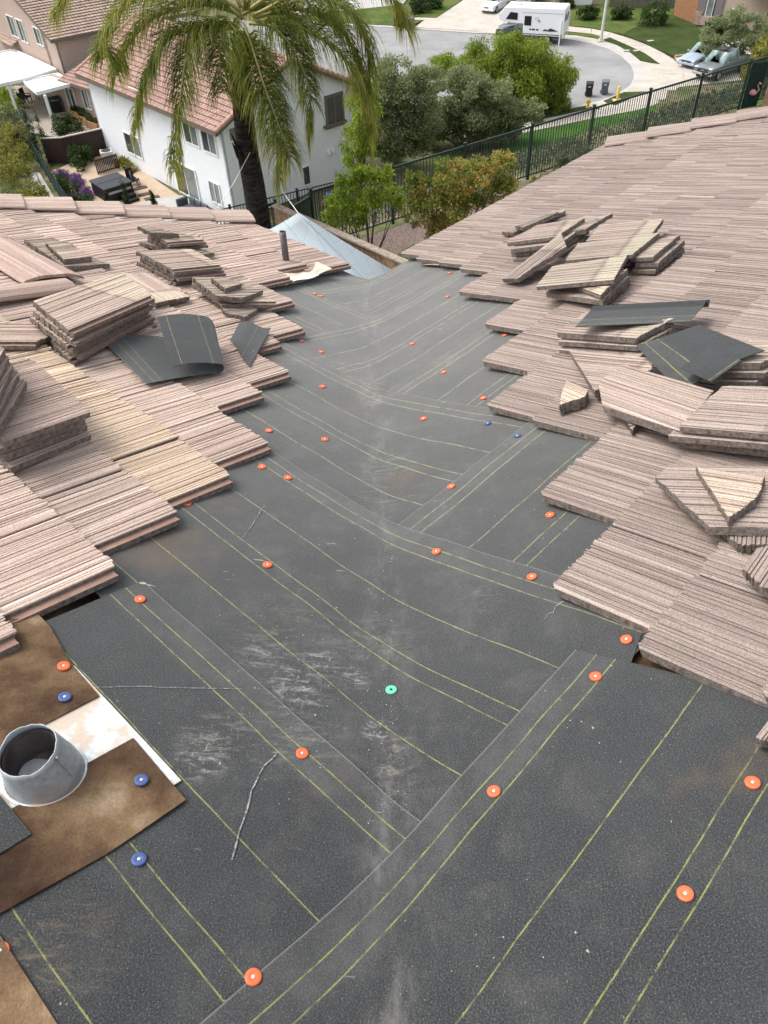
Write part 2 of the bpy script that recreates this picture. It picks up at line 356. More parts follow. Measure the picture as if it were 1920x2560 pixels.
def felt(side, edge, width, hfar, hnear, order, wav=.003, label=None, trim=None):
    """strip of felt laid along a slope and carried on across the valley; trim(h,t)->(h,t) shifts cut ends"""
    off = .006+.0036*order; nU = 100; nV = 24; V = []; uv_ = []; ad_ = []
    ph = random.random()*9
    for j in range(nV+1):
        v = width*j/nV; t = edge+v
        hf = hfar(v) if callable(hfar) else hfar; hn = hnear(v) if callable(hnear) else hnear
        for i in range(nU+1):
            h = hf+(hn-hf)*i/nU
            d = h*NVv[0]+t*NVv[1]
            aa = h*EV[0]+t*EV[1]; dq = d if side == 'R' else -d
            wv = wavef(aa, dq)
            wv += .0016*math.exp(-v/.02)
            p, a, dd = sheet_pt(side, h, t, off+wv); V.append(p); uv_.append((h, v)); ad_.append((a+10, dd))
    F_ = []
    for j in range(nV):
        for i in range(nU):
            k0 = j*(nU+1)+i; q = (k0, k0+1, k0+nU+2, k0+nU+1); F_.append(q if side == 'L' else q[::-1])
    F_ = [f[::-1] for f in F_]
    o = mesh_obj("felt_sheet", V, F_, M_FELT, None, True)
    for nm, dat in (("sheet", uv_), ("valley", ad_)):
        L_ = o.data.uv_layers.new(name=nm)
        L_.data.foreach_set("uv", [x for lp in o.data.loops for x in (dat[lp.vertex_index][0]-(10 if nm == "valley" else 0), dat[lp.vertex_index][1])])
    so = o.modifiers.new("thick", 'SOLIDIFY'); so.thickness = .0014; so.offset = -1; split(o)
    hpart(o); SHEETS.append((side, edge, width, hfar, hnear, order)); 
    if label: o["label"] = label
    return o
def felt_top(p_side, h, t):
    """height of the uppermost felt at a point of the slope"""
    best = 0.0
    a = h*EV[0]+t*EV[1]; d = h*NVv[0]+t*NVv[1]
    for side, e, wd, hf, hn, order in SHEETS:
        if side == p_side: hh, tt = h, t
        else: hh = a*EV[0]-d*NVv[0]; tt = a*EV[1]-d*NVv[1]
        v = tt-e
        if -.002 <= v <= wd:
            f_ = hf(v) if callable(hf) else hf; n_ = hn(v) if callable(hn) else hn
            if n_ <= hh <= f_: best = max(best, .006+.0036*order)
    return best
EL0, ER0, STEP, FW = -.571, -.483, .885, 1.02
# order from the eave upward; left and right strips are woven across the valley
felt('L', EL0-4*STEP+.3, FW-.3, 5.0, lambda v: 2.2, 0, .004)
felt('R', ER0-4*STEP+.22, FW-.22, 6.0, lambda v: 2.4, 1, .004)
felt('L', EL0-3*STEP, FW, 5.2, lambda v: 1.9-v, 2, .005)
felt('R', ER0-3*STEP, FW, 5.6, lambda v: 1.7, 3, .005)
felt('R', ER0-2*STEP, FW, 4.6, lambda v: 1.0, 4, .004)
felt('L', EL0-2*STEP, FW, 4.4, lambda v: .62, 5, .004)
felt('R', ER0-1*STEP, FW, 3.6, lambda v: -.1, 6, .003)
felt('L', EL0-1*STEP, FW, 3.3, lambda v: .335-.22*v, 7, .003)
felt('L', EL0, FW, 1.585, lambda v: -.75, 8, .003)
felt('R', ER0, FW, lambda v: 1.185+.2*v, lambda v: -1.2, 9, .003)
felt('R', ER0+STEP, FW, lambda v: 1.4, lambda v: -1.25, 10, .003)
# ---------------------------------------------------------------- laid roof tiles
TL, TW, TT = .42, .322, .028
def groove_cols(r, y0, y1):
    """cross-section of the shake-ribbed face: flat ridges of uneven width parted by narrow grooves"""
    cols = [(y0, -.001)]; y = y0+.002
    while y < y1-.016:
        w = r.uniform(.004, .0125); z = r.uniform(.0, .0045)
        cols += [(y, z), (y+w, z+r.uniform(-.001, .001))]; g = r.uniform(.0018, .0036)
        cols.append((y+w+g*.5, -r.uniform(.003, .0085))); y += w+g
    cols += [(y, .001), (y1, -.001)]; return cols
def tile_mesh(seed):
    r = random.Random(seed); cols = groove_cols(r, 0.0, TW); n = len(cols); mb = MB()
    rows = (0.0, .12, .27, TL)
    jag = [r.uniform(-.006, .005)+(.004 if z > 0 else -.004) for _, z in cols]
    V = []
    for ri, x in enumerate(rows):
        for i, (yy, z) in enumerate(cols):
            V.append((x+(jag[i] if ri == 3 else 0), yy, TT+z+r.uniform(-.0006, .0006)))
    nb = len(V)
    for i, (yy, z) in enumerate(cols): V.append((TL-.012+jag[i]*.5, yy, .0+(.004 if i % 5 == 0 else 0)))
    V += [(0, 0, 0), (0, TW, 0)]; q0, q1 = len(V)-2, len(V)-1
    F_ = []; mt = []
    for ri in range(3):
        for i in range(n-1): F_.append((ri*n+i, (ri+1)*n+i, (ri+1)*n+i+1, ri*n+i+1)); mt.append(0)
    for i in range(n-1): F_.append((3*n+i, nb+i, nb+i+1, 3*n+i+1)); mt.append(1)
    F_.append((q0, *[ri*n for ri in range(4)][::1], nb)[::-1]); mt.append(1)
    F_.append((q1, nb+n-1, 3*n+n-1, 2*n+n-1, n+n-1, n-1)[::-1]); mt.append(1)
    F_.append((q0, nb, *range(nb+1, nb+n), q1)); mt.append(1)
    F_.append(tuple([q0, q1]+list(range(n-1, -1, -1)))); mt.append(1)
    # interlocking lip beside the body
    k = len(V); L_ = .028
    for x in (0, TL-.008):
        V += [(x, .0, .015), (x, -L_+.006, .013), (x, -L_+.004, .018), (x, -L_, .017), (x, -L_, -.004), (x, 0, -.004)]
    for a, mm in ((0, 2), (1, 2), (2, 2), (3, 1), (4, 1)):
        F_.append((k+a, k+a+1, k+7+a, k+6+a)[::-1]); mt.append(mm)
    F_.append(tuple(k+6+a for a in range(6))[::-1]); mt.append(1)
    me = bpy.data.meshes.new("roof_tile"); me.from_pydata(V, [], F_); me.update()
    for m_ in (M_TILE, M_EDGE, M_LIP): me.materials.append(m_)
    me.polygons.foreach_set("material_index", mt); return me
TM = [tile_mesh(i) for i in range(6)]
def frame(side, h, t, r, tiltx=0.0, rz=0.0):
    hd, up, nn = AX[side]; X = -up; Z = nn; Y = Z.cross(X)
    m = Matrix(((X.x, Y.x, Z.x), (X.y, Y.y, Z.y), (X.z, Y.z, Z.z))).to_4x4()
    return Matrix.Translation(roof(side, h, t, r)) @ m @ Matrix.Rotation(rz, 4, 'Z') @ Matrix.Rotation(tiltx, 4, 'Y')
slopes = {}
for side in ('L', 'R'):
    o = empty("roof_slope"); o.parent = house; o.matrix_basis = HI.copy(); slopes[side] = o
RAISE = .078
def corner(side, u, v): return rp(side, u, v, RAISE)
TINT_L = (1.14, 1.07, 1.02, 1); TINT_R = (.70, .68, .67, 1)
tipL = [(700, 575), (628, 600), (633, 650), (657, 708), (606, 738), (622, 803), (566, 848), (583, 955), (500, 1025), (385, 1105), (247, 1225), (35, 1365)]
tipR = [(900, 548), (945, 565), (990, 580), (990, 630), (1050, 635), (1047, 700), (1040, 780), (1050, 875), (1145, 905), (1168, 1068), (1195, 1270), (1375, 1395)]
ntile = 0
far_t = {'L': [], 'R': []}
def lay(side, courses, hmax, tint):
    global ntile
    r = random.Random(5 if side == 'L' else 6)
    for ci, (h0, t0) in enumerate(courses):
        h = h0; lim = hmax(t0)
        while h < lim-.02:
            w = min(1.0, (lim-h)/TW)
            tl = .072
            hh = h if side == 'L' else h+TW*w
            tt = t0+TL*math.cos(tl)+r.uniform(-.006, .006)
            mw = frame(side, hh, tt, .020+r.uniform(-.002, .003), -tl+r.uniform(-.006, .006), r.uniform(-.006, .006))
            if w < .999: mw = mw @ Matrix.Diagonal((1, w, 1, 1))
            p = mw @ Vector((.3, .15, .03)); u, v = px(p)
            h += TW+(.009 if r.random() < .22 else .0035)
            zz_ = (p-camo.matrix_world.translation).dot(Vector(CF))
            if not (zz_ > .2 and -170 < u < 1800 and v > -100 and v < 2300):
                me_ = TM[r.randrange(6)]; far_t[side].append((me_, mw)); continue
            if True:
                o = inst("roof_tile", TM[r.randrange(6)], parent=slopes[side], mw=mw)
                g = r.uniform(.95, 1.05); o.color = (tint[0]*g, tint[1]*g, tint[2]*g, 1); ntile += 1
                if side == 'L' and ci in (9,) : o.color = (1.25, 1.17, 1.0, 1)
cl = [corner('L', *p) for p in tipL]; cr_ = [corner('R', *p) for p in tipR]
cl[0] = (cl[0][0], EAVE-.02); cr_[0] = (cr_[0][0], EAVE-.05); cl.insert(1, (3.95, -3.46)); cr_.insert(1, (3.95, -3.59))
for c_, add in ((cl, [(1.66, .13), (1.55, .45), (1.6, .77), (1.5, 1.09)]), (cr_, [(1.24, -.02), (1.3, .31), (1.3, .64), (1.4, .97), (1.3, 1.15)])): c_ += add
hipL = lambda t: 5.05+(-3.9-t)*-.36
hipR = lambda t: 6.93+(-3.9-t)*-.40
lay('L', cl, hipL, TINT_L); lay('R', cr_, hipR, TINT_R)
for side, lst in far_t.items():                 # tiles beyond the picture's edge, one joined field
    V = []; F_ = []; mi = []
    for me_, mw in lst:
        k = len(V); V += [mw @ v_.co for v_ in me_.vertices]; F_ += [tuple(k+i for i in p_.vertices) for p_ in me_.polygons]; mi += [p_.material_index for p_ in me_.polygons]
    if V:
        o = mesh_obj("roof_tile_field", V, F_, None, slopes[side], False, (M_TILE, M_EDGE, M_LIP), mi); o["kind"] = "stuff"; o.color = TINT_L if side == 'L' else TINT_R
# ridge caps along the hips and the short ridge at the left
def cap_mesh():
    mb = MB(); L_ = .43; w1, w2 = .13, .115
    for x, w in ((0, w2), (L_, w1)):
        for y, z in ((-w, .0), (-w+.012, .018), (-w*.45, .046), (w*.45, .046), (w-.012, .018), (w, .0)): mb.v.append((x, y, z*.55+(.012 if x else 0)))
    f = [(i, 6+i, 7+i, i+1) for i in range(5)]
    for x, w in ((0, w2), (L_, w1)):
        for y, z in ((-w, -.012), (-w*.42, .022), (w*.42, .022), (w, -.012)): mb.v.append((x, y, z*.55+(.012 if x else 0)))
    f += [(12+i, 13+i, 17+i, 16+i) for i in range(3)]
    f += [(6, 16, 17, 8, 7), (8, 17, 18, 9), (9, 18, 19, 11, 10), (0, 1, 2, 13, 12), (2, 3, 14, 13), (3, 4, 5, 15, 14), (0, 12, 16, 6), (5, 11, 19, 15)]
    me = bpy.data.meshes.new("ridge_tile"); me.from_pydata(mb.v, [], f); me.update(); me.materials.append(M_CAP); return me
CAPM = cap_mesh()
def cap_row(side, p0, p1, step=.36, r=.086, flip=False):
    a, b = roof(side, *p0, r), roof(side, *p1, r); L_ = (b-a).length; n = max(1, int(round(L_/step))); X = (b-a).normalized()
    nn = Vector((0, 0, 1)); Y = nn.cross(X).normalized(); Z = X.cross(Y)
    for i in range(n):
        m = Matrix(((X.x, Y.x, Z.x), (X.y, Y.y, Z.y), (X.z, Y.z, Z.z))).to_4x4()
        o = inst("ridge_tile", CAPM, parent=slopes[side], mw=Matrix.Translation(a+X*(i*L_/n)+Vector((0, 0, random.uniform(-.004, .006)))) @ m @ Matrix.Rotation(-.02+random.uniform(-.01, .01), 4, 'Y'))
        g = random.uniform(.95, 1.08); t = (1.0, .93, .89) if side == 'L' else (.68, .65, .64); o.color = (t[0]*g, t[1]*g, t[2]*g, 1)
cap_row('L', (hipL(-1.2)+.02, -1.2), (hipL(-3.78)+.02, -3.78))
cap_row('R', (hipR(-1.0)+.02, -1.0), (hipR(-3.78)+.02, -3.78))

# ---------------------------------------------------------------- patches round the vent, flashing, vent, pipe
def patch(name, side, poly, off, mat, th=.003, label=None, sub=1):
    V = [roof(side, *p, off) for p in poly]+[roof(side, *p, off-th) for p in poly]; n = len(poly)
    fs = [tuple(range(n)), tuple(range(2*n-1, n-1, -1))]+[(i, n+i, n+(i+1) % n, (i+1) % n) for i in range(n)]
    nn = AX[side][2]
    a = (V[1]-V[0]).cross(V[2]-V[1])
    if a.dot(nn) < 0: fs = [f[::-1] for f in fs]
    o = hpart(mesh_obj(name, V, fs, mat))
    if label: o["label"] = label
    return o
patch("flashing", 'L', [(.922, -.238), (1.385, -.240), (1.385, .30), (.93, .30)], .0395, M_FLASH, label="pale rust-stained metal vent flashing")
patch("underlayment_patch", 'L', [(1.253, -.231), (1.40, -.236), (1.55, -.262), (2.05, -.262), (2.05, .6), (1.25, .6), (1.248, .2), (1.25, .06)], .0440, M_DECK2, label="old brown paper patch above the vent")
patch("underlayment_patch", 'L', [(.871, -.214), (1.089, -.222), (1.092, -.06), (1.085, .05), (1.09, .7), (.885, .7), (.89, .19), (.868, -.02)], .0440, M_DECK2, label="dusty brown paper patch below the vent")
patch("underlayment_patch", 'L', [(-.6, .206), (.86, .204), (.86, .9), (-.6, .9)], .0425, M_DECK, label="brown weathered deck at the bottom corner")
o = patch("felt_patch", 'L', [(1.002, .068), (1.0, .5), (1.3, .5), (1.14, .073)], .0480, M_FELTS)
def addual(o, side):
    for nm in ("sheet", "valley"):
        L_ = o.data.uv_layers.new(name=nm); hd, up, nn = AX[side]
        for lp in o.data.loops:
            p = o.data.vertices[lp.vertex_index].co-O0; L_.data[lp.index].uv = (p.dot(hd), p.dot(up)+(5 if nm == "sheet" else 2))
addual(o, 'L')
# vent stack: tapered galvanised cone, open at the top, flexible duct inside
vent = empty("vent_pipe", label="wide galvanised metal vent cone on white flashing at the left edge", cat="vent")
vb = roof('L', *rp('L', 98, 1672, .04), .038); vent.location = vb
prof = []
mb = MB(); n = 36
def cone(mb, levels, n, jag=0.0, flip=False, m=0):
    P = []
    for li, (r, z) in enumerate(levels):
        for k in range(n):
            t = 2*math.pi*k/n; zz = z
            if li == 0: zz = -(Vector((r*math.cos(t), r*math.sin(t), 0)).dot(AX['L'][2]))/AX['L'][2].z
            if li == len(levels)-1: zz += jag*math.sin(3*t+1)*.5+jag*random.uniform(-.6, .6)
            P.append((r*math.cos(t), r*math.sin(t), zz))
    F_ = [(i*n+k, i*n+(k+1) % n, (i+1)*n+(k+1) % n, (i+1)*n+k) for i in range(len(levels)-1) for k in range(n)]
    mb.add(P, [f[::-1] for f in F_] if flip else F_, m)
cone(mb, [(.082, 0), (.078, .022), (.0765, .027), (.0635, .098), (.0615, .112)], n, .005)
vo = mb.build("stack", M_GALV, vent, True); so = vo.modifiers.new("t", 'SOLIDIFY'); so.thickness = .0025
mb = MB(); prof = []
for i in range(14): prof.append((.057-(.0035 if i % 2 else 0), .092-.007*i))
mb.lathe([(.002, -.02)]+prof[::-1]+[(.058, .095)], 30); mb.build("flexible_duct", M_PIPE, vent, True)
mb = MB(); mb.lathe([(.108, -.012), (.118, -.004), (.122, .0)], 36, mw=Matrix.Identity(4)); 
mb = MB(); mb.tube([Vector((.082*math.cos(t), .082*math.sin(t), -(Vector((.082*math.cos(t), .082*math.sin(t), 0)).dot(AX['L'][2]))/AX['L'][2].z+.002)) for t in [2*math.pi*k/36 for k in range(37)]], .005, 6, cap=False); mb.build("sealant_ring", M_FLASH, vent, True)
mb = MB(); mb.bar((.073, -.02, .03), (.0615, -.016, .105), .004, .010); mb.build("seam", M_GALV, vent)
# slender plumbing vent by the eave
pv = empty("plumbing_vent", label="slim dark steel vent pipe standing near the far left eave", cat="vent"); bp = roof('L', *rp('L', 620, 577, .02), .02); pv.location = bp
mb = MB(); mb.lathe([(.0235, -.03), (.0235, .265), (.020, .266), (.019, .258), (.019, .02)], 20); mb.build("pipe", M_PIPE, pv, True)
mb = MB(); mb.lathe([(.055, -.004), (.05, .01), (.035, .02), (.026, .045), (.0238, .05)], 20); mb.build("boot", simple("rusty_boot", (.33, .2, .15), .9, var=.3, scale=40), pv, True)
# torn flashing sheet round it (cream on top, white underside edge)
def drape(name, polypx, side, rs, mat, label, cat, n=14, wave=None, thick=.003, swap=False, off=.15):
    """bilinear sheet from 4 pixel corners at given heights above the slope"""
    C4 = [roof(side, *rp(side, *p, r), r) for p, r in zip(polypx, rs)]; nn = AX[side][2]
    V = []; F_ = []; uv_ = []
    for j in range(n+1):
        for i in range(n+1):
            a, b = i/n, j/n
            p = C4[0]*(1-a)*(1-b)+C4[1]*a*(1-b)+C4[2]*a*b+C4[3]*(1-a)*b
            if wave: p = p+nn*wave(a, b)
            V.append(p); uv_.append((a*(C4[1]-C4[0]).length, b*(C4[3]-C4[0]).length))
    for j in range(n):
        for i in range(n): q = j*(n+1)+i; F_.append((q, q+1, q+n+2, q+n+1))
    c = sum(C4, Vector())/4
    o = mesh_obj(name, [v-c for v in V], F_, mat, None, True); o.location = c
    if (C4[1]-C4[0]).cross(C4[3]-C4[0]).dot(nn) < 0: o.data.flip_normals()
    so = o.modifiers.new("t", 'SOLIDIFY'); so.thickness = thick; so.offset = -1; split(o)
    for nm in ("sheet", "valley"):
        L_ = o.data.uv_layers.new(name=nm)
        for lp in o.data.loops: q = uv_[lp.vertex_index]; q = q[::-1] if swap else q; L_.data[lp.index].uv = (q[0], q[1]+off) if nm == "sheet" else (q[0]+.3, q[1]+3)
    tag(o, label, cat); return o
M_CREAM = make_metal("cream_flashing", (.62, .5, .38), .35, .7, 0)
drape("loose_flashing", [(575, 590), (640, 545), (716, 590), (622, 614)], 'L', (.03, .035, .06, .03), M_CREAM, "cream torn flashing sheet round the slim vent pipe", "flashing", 12, lambda a, b: .012*math.sin(a*5+b*3)+.02*a*b)
drape("paper_sheet", [(598, 604), (655, 590), (690, 592), (617, 616)], 'L', (.05, .06, .07, .045), simple("white_paper", (.68, .67, .63), .8, var=.15), "white printed paper lying below the slim vent pipe", "paper", 10, lambda a, b: .01*math.sin(a*6))
drape("loose_board", [(905, 560), (1000, 562), (990, 574), (915, 571)], 'R', (.035, .04, .04, .035), simple("bare_deck_paper", (.36, .29, .2), .9, var=.3), "brown paper scrap under the right eave tiles", "paper", 6)

# ---------------------------------------------------------------- cap nails
def nail(c, pos, side, cname, idx):
    h, t = rp(side, *pos, .03)
    off = max(felt_top(side, h+dx, t+dy) for dx in (-.016, 0, .016) for dy in (-.016, 0, .016))
    d = h*NVv[0]+t*NVv[1]; off += wavef(h*EV[0]+t*EV[1], d if side == 'R' else -d)+.0035
    if side == 'L' and h > .86 and t > -.235 and h < 2: off = max(off, .0475)
    P_, _, _ = sheet_pt(side, h, t, off); P2_, _, _ = sheet_pt(side, h+.01, t, off); P3_, _, _ = sheet_pt(side, h, t+.01, off)
    nn = (P2_-P_).cross(P3_-P_).normalized(); nn = nn if nn.z > 0 else -nn; q = nn.to_track_quat('Z', 'Y').to_matrix().to_4x4()
    e = empty("cap_nail", label=None, mw=Matrix.Translation(P_) @ q @ Matrix.Rotation(random.random()*6, 4, 'Z') @ Matrix.Rotation(random.uniform(-.05, .08), 4, 'X'))
    inst("cap", NAILM[cname][0], parent=e); inst("nail_head", NAILM[cname][1], parent=e)
    return e, h, t
NAILM = {}
for nm, mt in (("orange", M_ORANGE), ("blue", M_BLUE), ("green", M_GREENC)):
    mb = MB(); mb.lathe([(.0155, -.002), (.0155, .0012), (.0145, .0022), (.006, .0016), (.0045, .0008), (.0001, .0008)], 24); a = mb.build("cap", mt, None, True); am = a.data; bpy.data.objects.remove(a)
    mb = MB(); mb.lathe([(.0036, .0008), (.0036, .002), (.0024, .0026), (.0001, .0027)], 12); b = mb.build("nail_head", M_NAIL if nm != "green" else M_BLK, None, True); bm_ = b.data; bpy.data.objects.remove(b)
    NAILM[nm] = (am, bm_)
NAILS_O = [(303, 1300, 'L'), (139, 1450, 'L'), (653, 1635, 'L'), (547, 2122, 'L'), (2, 2060, 'L'), (404, 1091, 'L'), (578, 1223, 'L'), (566, 1011, 'L'), (622, 1034, 'L'), (581, 931, 'L'), (506, 885, 'L'),
  (702, 951, 'L'), (697, 835, 'L'), (695, 757, 'L'), (652, 733, 'L'), (680, 631, 'L'), (694, 636, 'L'), (889, 740, 'R'), (914, 905, 'R'), (958, 803, 'R'), (1043, 858, 'R'), (1127, 804, 'R'), (1090, 721, 'R'), (974, 1052, 'R'), (943, 1199, 'R'),
  (1149, 1250, 'R'), (1188, 1112, 'R'), (1353, 1384, 'R'), (1287, 1468, 'R'), (1068, 1721, 'R'), (1480, 1938, 'R'), (1625, 1700, 'R'), (966, 638, 'R'), (970, 585, 'R'), (1050, 640, 'R')]
ORD = ['', 'first', 'second', 'third', 'fourth', 'fifth', 'sixth', 'seventh', 'eighth', 'ninth', 'tenth', 'eleventh']
for u, v, s_ in NAILS_O:
    e, h, t = nail(None, (u, v), s_, "orange", 0)
    e["group"] = "orange cap nails on the felt"; e["category"] = "cap nail"
    same = sorted([q for q in NAILS_O if q[2] == s_], key=lambda q: q[1]); k_ = same.index((u, v, s_))+1
    n_ = len(same); o_ = ORD[k_] if k_ <= n_/2 else ORD[n_-k_+1]
    e["label"] = "%s orange cap nail counting from the %s end of the %s slope felt" % (o_, "far" if k_ <= n_/2 else "near", "left" if s_ == 'L' else "right")
for u, v, s_, lb in [(141, 1517, 'L', "blue cap nail on dark brown paper above the wide vent"), (306, 1697, 'L', "blue cap nail on brown paper right of the wide vent"), (301, 1863, 'L', "blue cap nail on felt below the brown paper patch"), (1053, 914, 'R', "left of two blue cap nails on the right slope felt"), (1117, 943, 'R', "right of two blue cap nails on the right slope felt")]:
    e, h, t = nail(None, (u, v), s_, "blue", 0); e["label"] = lb; e["category"] = "cap nail"; e["group"] = "blue cap nails"
e, h, t = nail(None, (851, 1505), 'L', "green", 0); e["label"] = "green plastic cap nail in the valley"; e["category"] = "cap nail"

# chalk lines and scratches drawn on the felt
M_CHALK = NT("chalk", .95, .05); M_CHALK.col(M_CHALK.ramp(M_CHALK.noise(M_CHALK.tc.outputs["Object"], 120, 4, .8), [(.42, (.09, .09, .09)), (.6, (.38, .38, .37))])); M_CHALK = M_CHALK.mat
def chalk(side, pts, w, label):
    V = []; F_ = []; hts = [rp(side, u, v, .03) for u, v in pts]; n = 0
    path = []
    for (a, b) in zip(hts[:-1], hts[1:]):
        k = max(2, int(math.hypot(b[0]-a[0], b[1]-a[1])/.02))
        path += [(a[0]+(b[0]-a[0])*i/k+random.uniform(-.0015, .0015), a[1]+(b[1]-a[1])*i/k+random.uniform(-.0015, .0015)) for i in range(k)]
    for i, (h, t) in enumerate(path):
        d = h*NVv[0]+t*NVv[1]; off = felt_top(side, h, t)+wavef(h*EV[0]+t*EV[1], d if side == 'R' else -d)+.0028
        j = min(i+1, len(path)-1); dx, dy = path[j][0]-path[max(i-1, 0)][0], path[j][1]-path[max(i-1, 0)][1]; L_ = math.hypot(dx, dy) or 1; ww = w*random.uniform(.4, 1.1)
        V += [sheet_pt(side, h-dy/L_*ww, t+dx/L_*ww, off)[0], sheet_pt(side, h+dy/L_*ww, t-dx/L_*ww, off)[0]]
        if i: F_.append((2*i-2, 2*i-1, 2*i+1, 2*i))
    o = hpart(mesh_obj("chalk_line", V, F_, M_CHALK)); o["label"] = label
chalk('L', [(600, 1632), (570, 1660), (545, 1715), (525, 1780), (505, 1850), (500, 1876)], .0021, "curved white chalk scratch on the left felt")
chalk('L', [(205, 1490), (300, 1488), (420, 1492), (540, 1497)], .0012, "faint white scratch running across the left felt")
chalk('R', [(1176, 1340), (1185, 1328), (1195, 1326), (1200, 1312), (1212, 1306), (1222, 1300)], .0022, "white chalk squiggle on the right felt")
chalk('L', [(572, 1095), (550, 1130), (520, 1170)], .0014, "short faint scratch on the far left felt")
# loose grit (uncountable) on the felt
gr = random.Random(21); V = []; F_ = []
for i in range(420):
    if i < 260: u, v, s_ = gr.gauss(840, 30), gr.uniform(1180, 1800), 'L'
    elif i < 340: u, v, s_ = gr.gauss(700, 90), gr.gauss(1450, 70), 'L'
    elif i < 380: u, v, s_ = gr.gauss(450, 70), gr.gauss(1640, 80), 'L'
    else: u, v, s_ = gr.uniform(500, 1500), gr.uniform(1200, 2200), ('L' if gr.random() < .4 else 'R')
    h, t = rp(s_, u, v, .03); d = h*NVv[0]+t*NVv[1]
    if d < -.05: continue
    off = felt_top(s_, h, t)+wavef(h*EV[0]+t*EV[1], d if s_ == 'R' else -d)+.001; c = sheet_pt(s_, h, t, off)[0]; r = gr.choice((.0012, .0016, .002, .003)); k = len(V)
    V += [c+Vector((gr.uniform(-r, r), gr.uniform(-r, r), 0)) for _ in range(3)]+[c+Vector((0, 0, r))]; F_ += [(k, k+1, k+3), (k+1, k+2, k+3), (k+2, k, k+3)]
o = mesh_obj("grit", V, F_, simple("pale_grit", (.5, .46, .4), .9, var=.4, scale=90)); tag(o, "pale grit and crumbs scattered over the felt", "grit", kind="stuff")
# ---------------------------------------------------------------- loose tiles (each one a thing of its own)
a5 = lambda x, y: (x/2.023/K, (500+y/2.023)/K)
a6 = lambda x, y: (x/2.304/K, (900+y/2.304)/K)
b2 = lambda x, y: ((1140+x/2.127)/K, (480+y/2.127)/K)
b3 = lambda x, y: ((1140+x/2.127)/K, (880+y/2.127)/K)
GROUND = .075
def clip_seg(poly, y):
    xs = []
    n = len(poly)
    for i in range(n):
        (x0, y0), (x1, y1) = poly[i], poly[(i+1) % n]
        if (y0 <= y < y1) or (y1 <= y < y0): xs.append(x0+(x1-x0)*(y-y0)/(y1-y0))
    return (min(xs), max(xs)) if len(xs) >= 2 else None
def slab_mesh(poly, seed, th=TT, lipside=None, rough=.0014):
    """corrugated concrete slab over a convex outline; ridges run along x, z=0 is the underside"""
    r = random.Random(seed); y0 = min(p[1] for p in poly); y1 = max(p[1] for p in poly); rows = []
    for yy, zz in groove_cols(r, y0+1e-4, y1-1e-4):
        sg = clip_seg(poly, yy)
        if sg is None: continue
        rows.append((yy, sg[0]+r.uniform(-rough, rough), sg[1]+r.uniform(-rough, rough), zz))
    V = []; F_ = []; mt = []
    for i, (yy, xa, xb, zz) in enumerate(rows):
        z = th+zz
        for f in (0, .33, .66, 1): V.append((xa+(xb-xa)*f, yy, z+r.uniform(-.0006, .0006)))
        rb = .005 if (i // 8) % 2 else 0
        V.append((xb-r.random()*.006, yy, rb)); V.append((xa+r.random()*.006, yy, rb))
    for i in range(len(rows)-1):
        a, b = i*6, (i+1)*6
        for q in range(3): F_.append((a+q, a+q+1, b+q+1, b+q)); mt.append(0)
        F_.append((a+3, a+4, b+4, b+3)); F_.append((a+4, a+5, b+5, b+4)); F_.append((a+5, a, b, b+5)); mt += [1, 1, 1]
    n = len(rows); F_.append((0, 5, 4, 3, 2, 1)); e = (n-1)*6; F_.append((e, e+1, e+2, e+3, e+4, e+5)); mt += [1, 1]
    if lipside is not None:
        yy, xa, xb, _ = rows[0] if lipside < 0 else rows[-1]; k = len(V); L_ = .024*lipside
        for x in (xa+.004, xb-.004):
            V += [(x, yy, .016), (x, yy+L_*.75, .013), (x, yy+L_*.8, .018), (x, yy+L_, .017), (x, yy+L_, -.001), (x, yy, -.001)]
        for a, mm in ((0, 2), (1, 2), (2, 2), (3, 1), (4, 1)):
            q = (k+a, k+a+1, k+7+a, k+6+a); F_.append(q if lipside > 0 else q[::-1]); mt.append(mm)
        F_.append(tuple(k+a for a in range(6))); F_.append(tuple(k+6+a for a in range(6))[::-1]); mt += [1, 1]
    me = bpy.data.meshes.new("loose_tile"); me.from_pydata(V, [], F_); me.update()
    for m_ in (M_TILE, M_EDGE, M_LIP): me.materials.append(m_)
    me.polygons.foreach_set("material_index", mt); return me
seedc = [100]
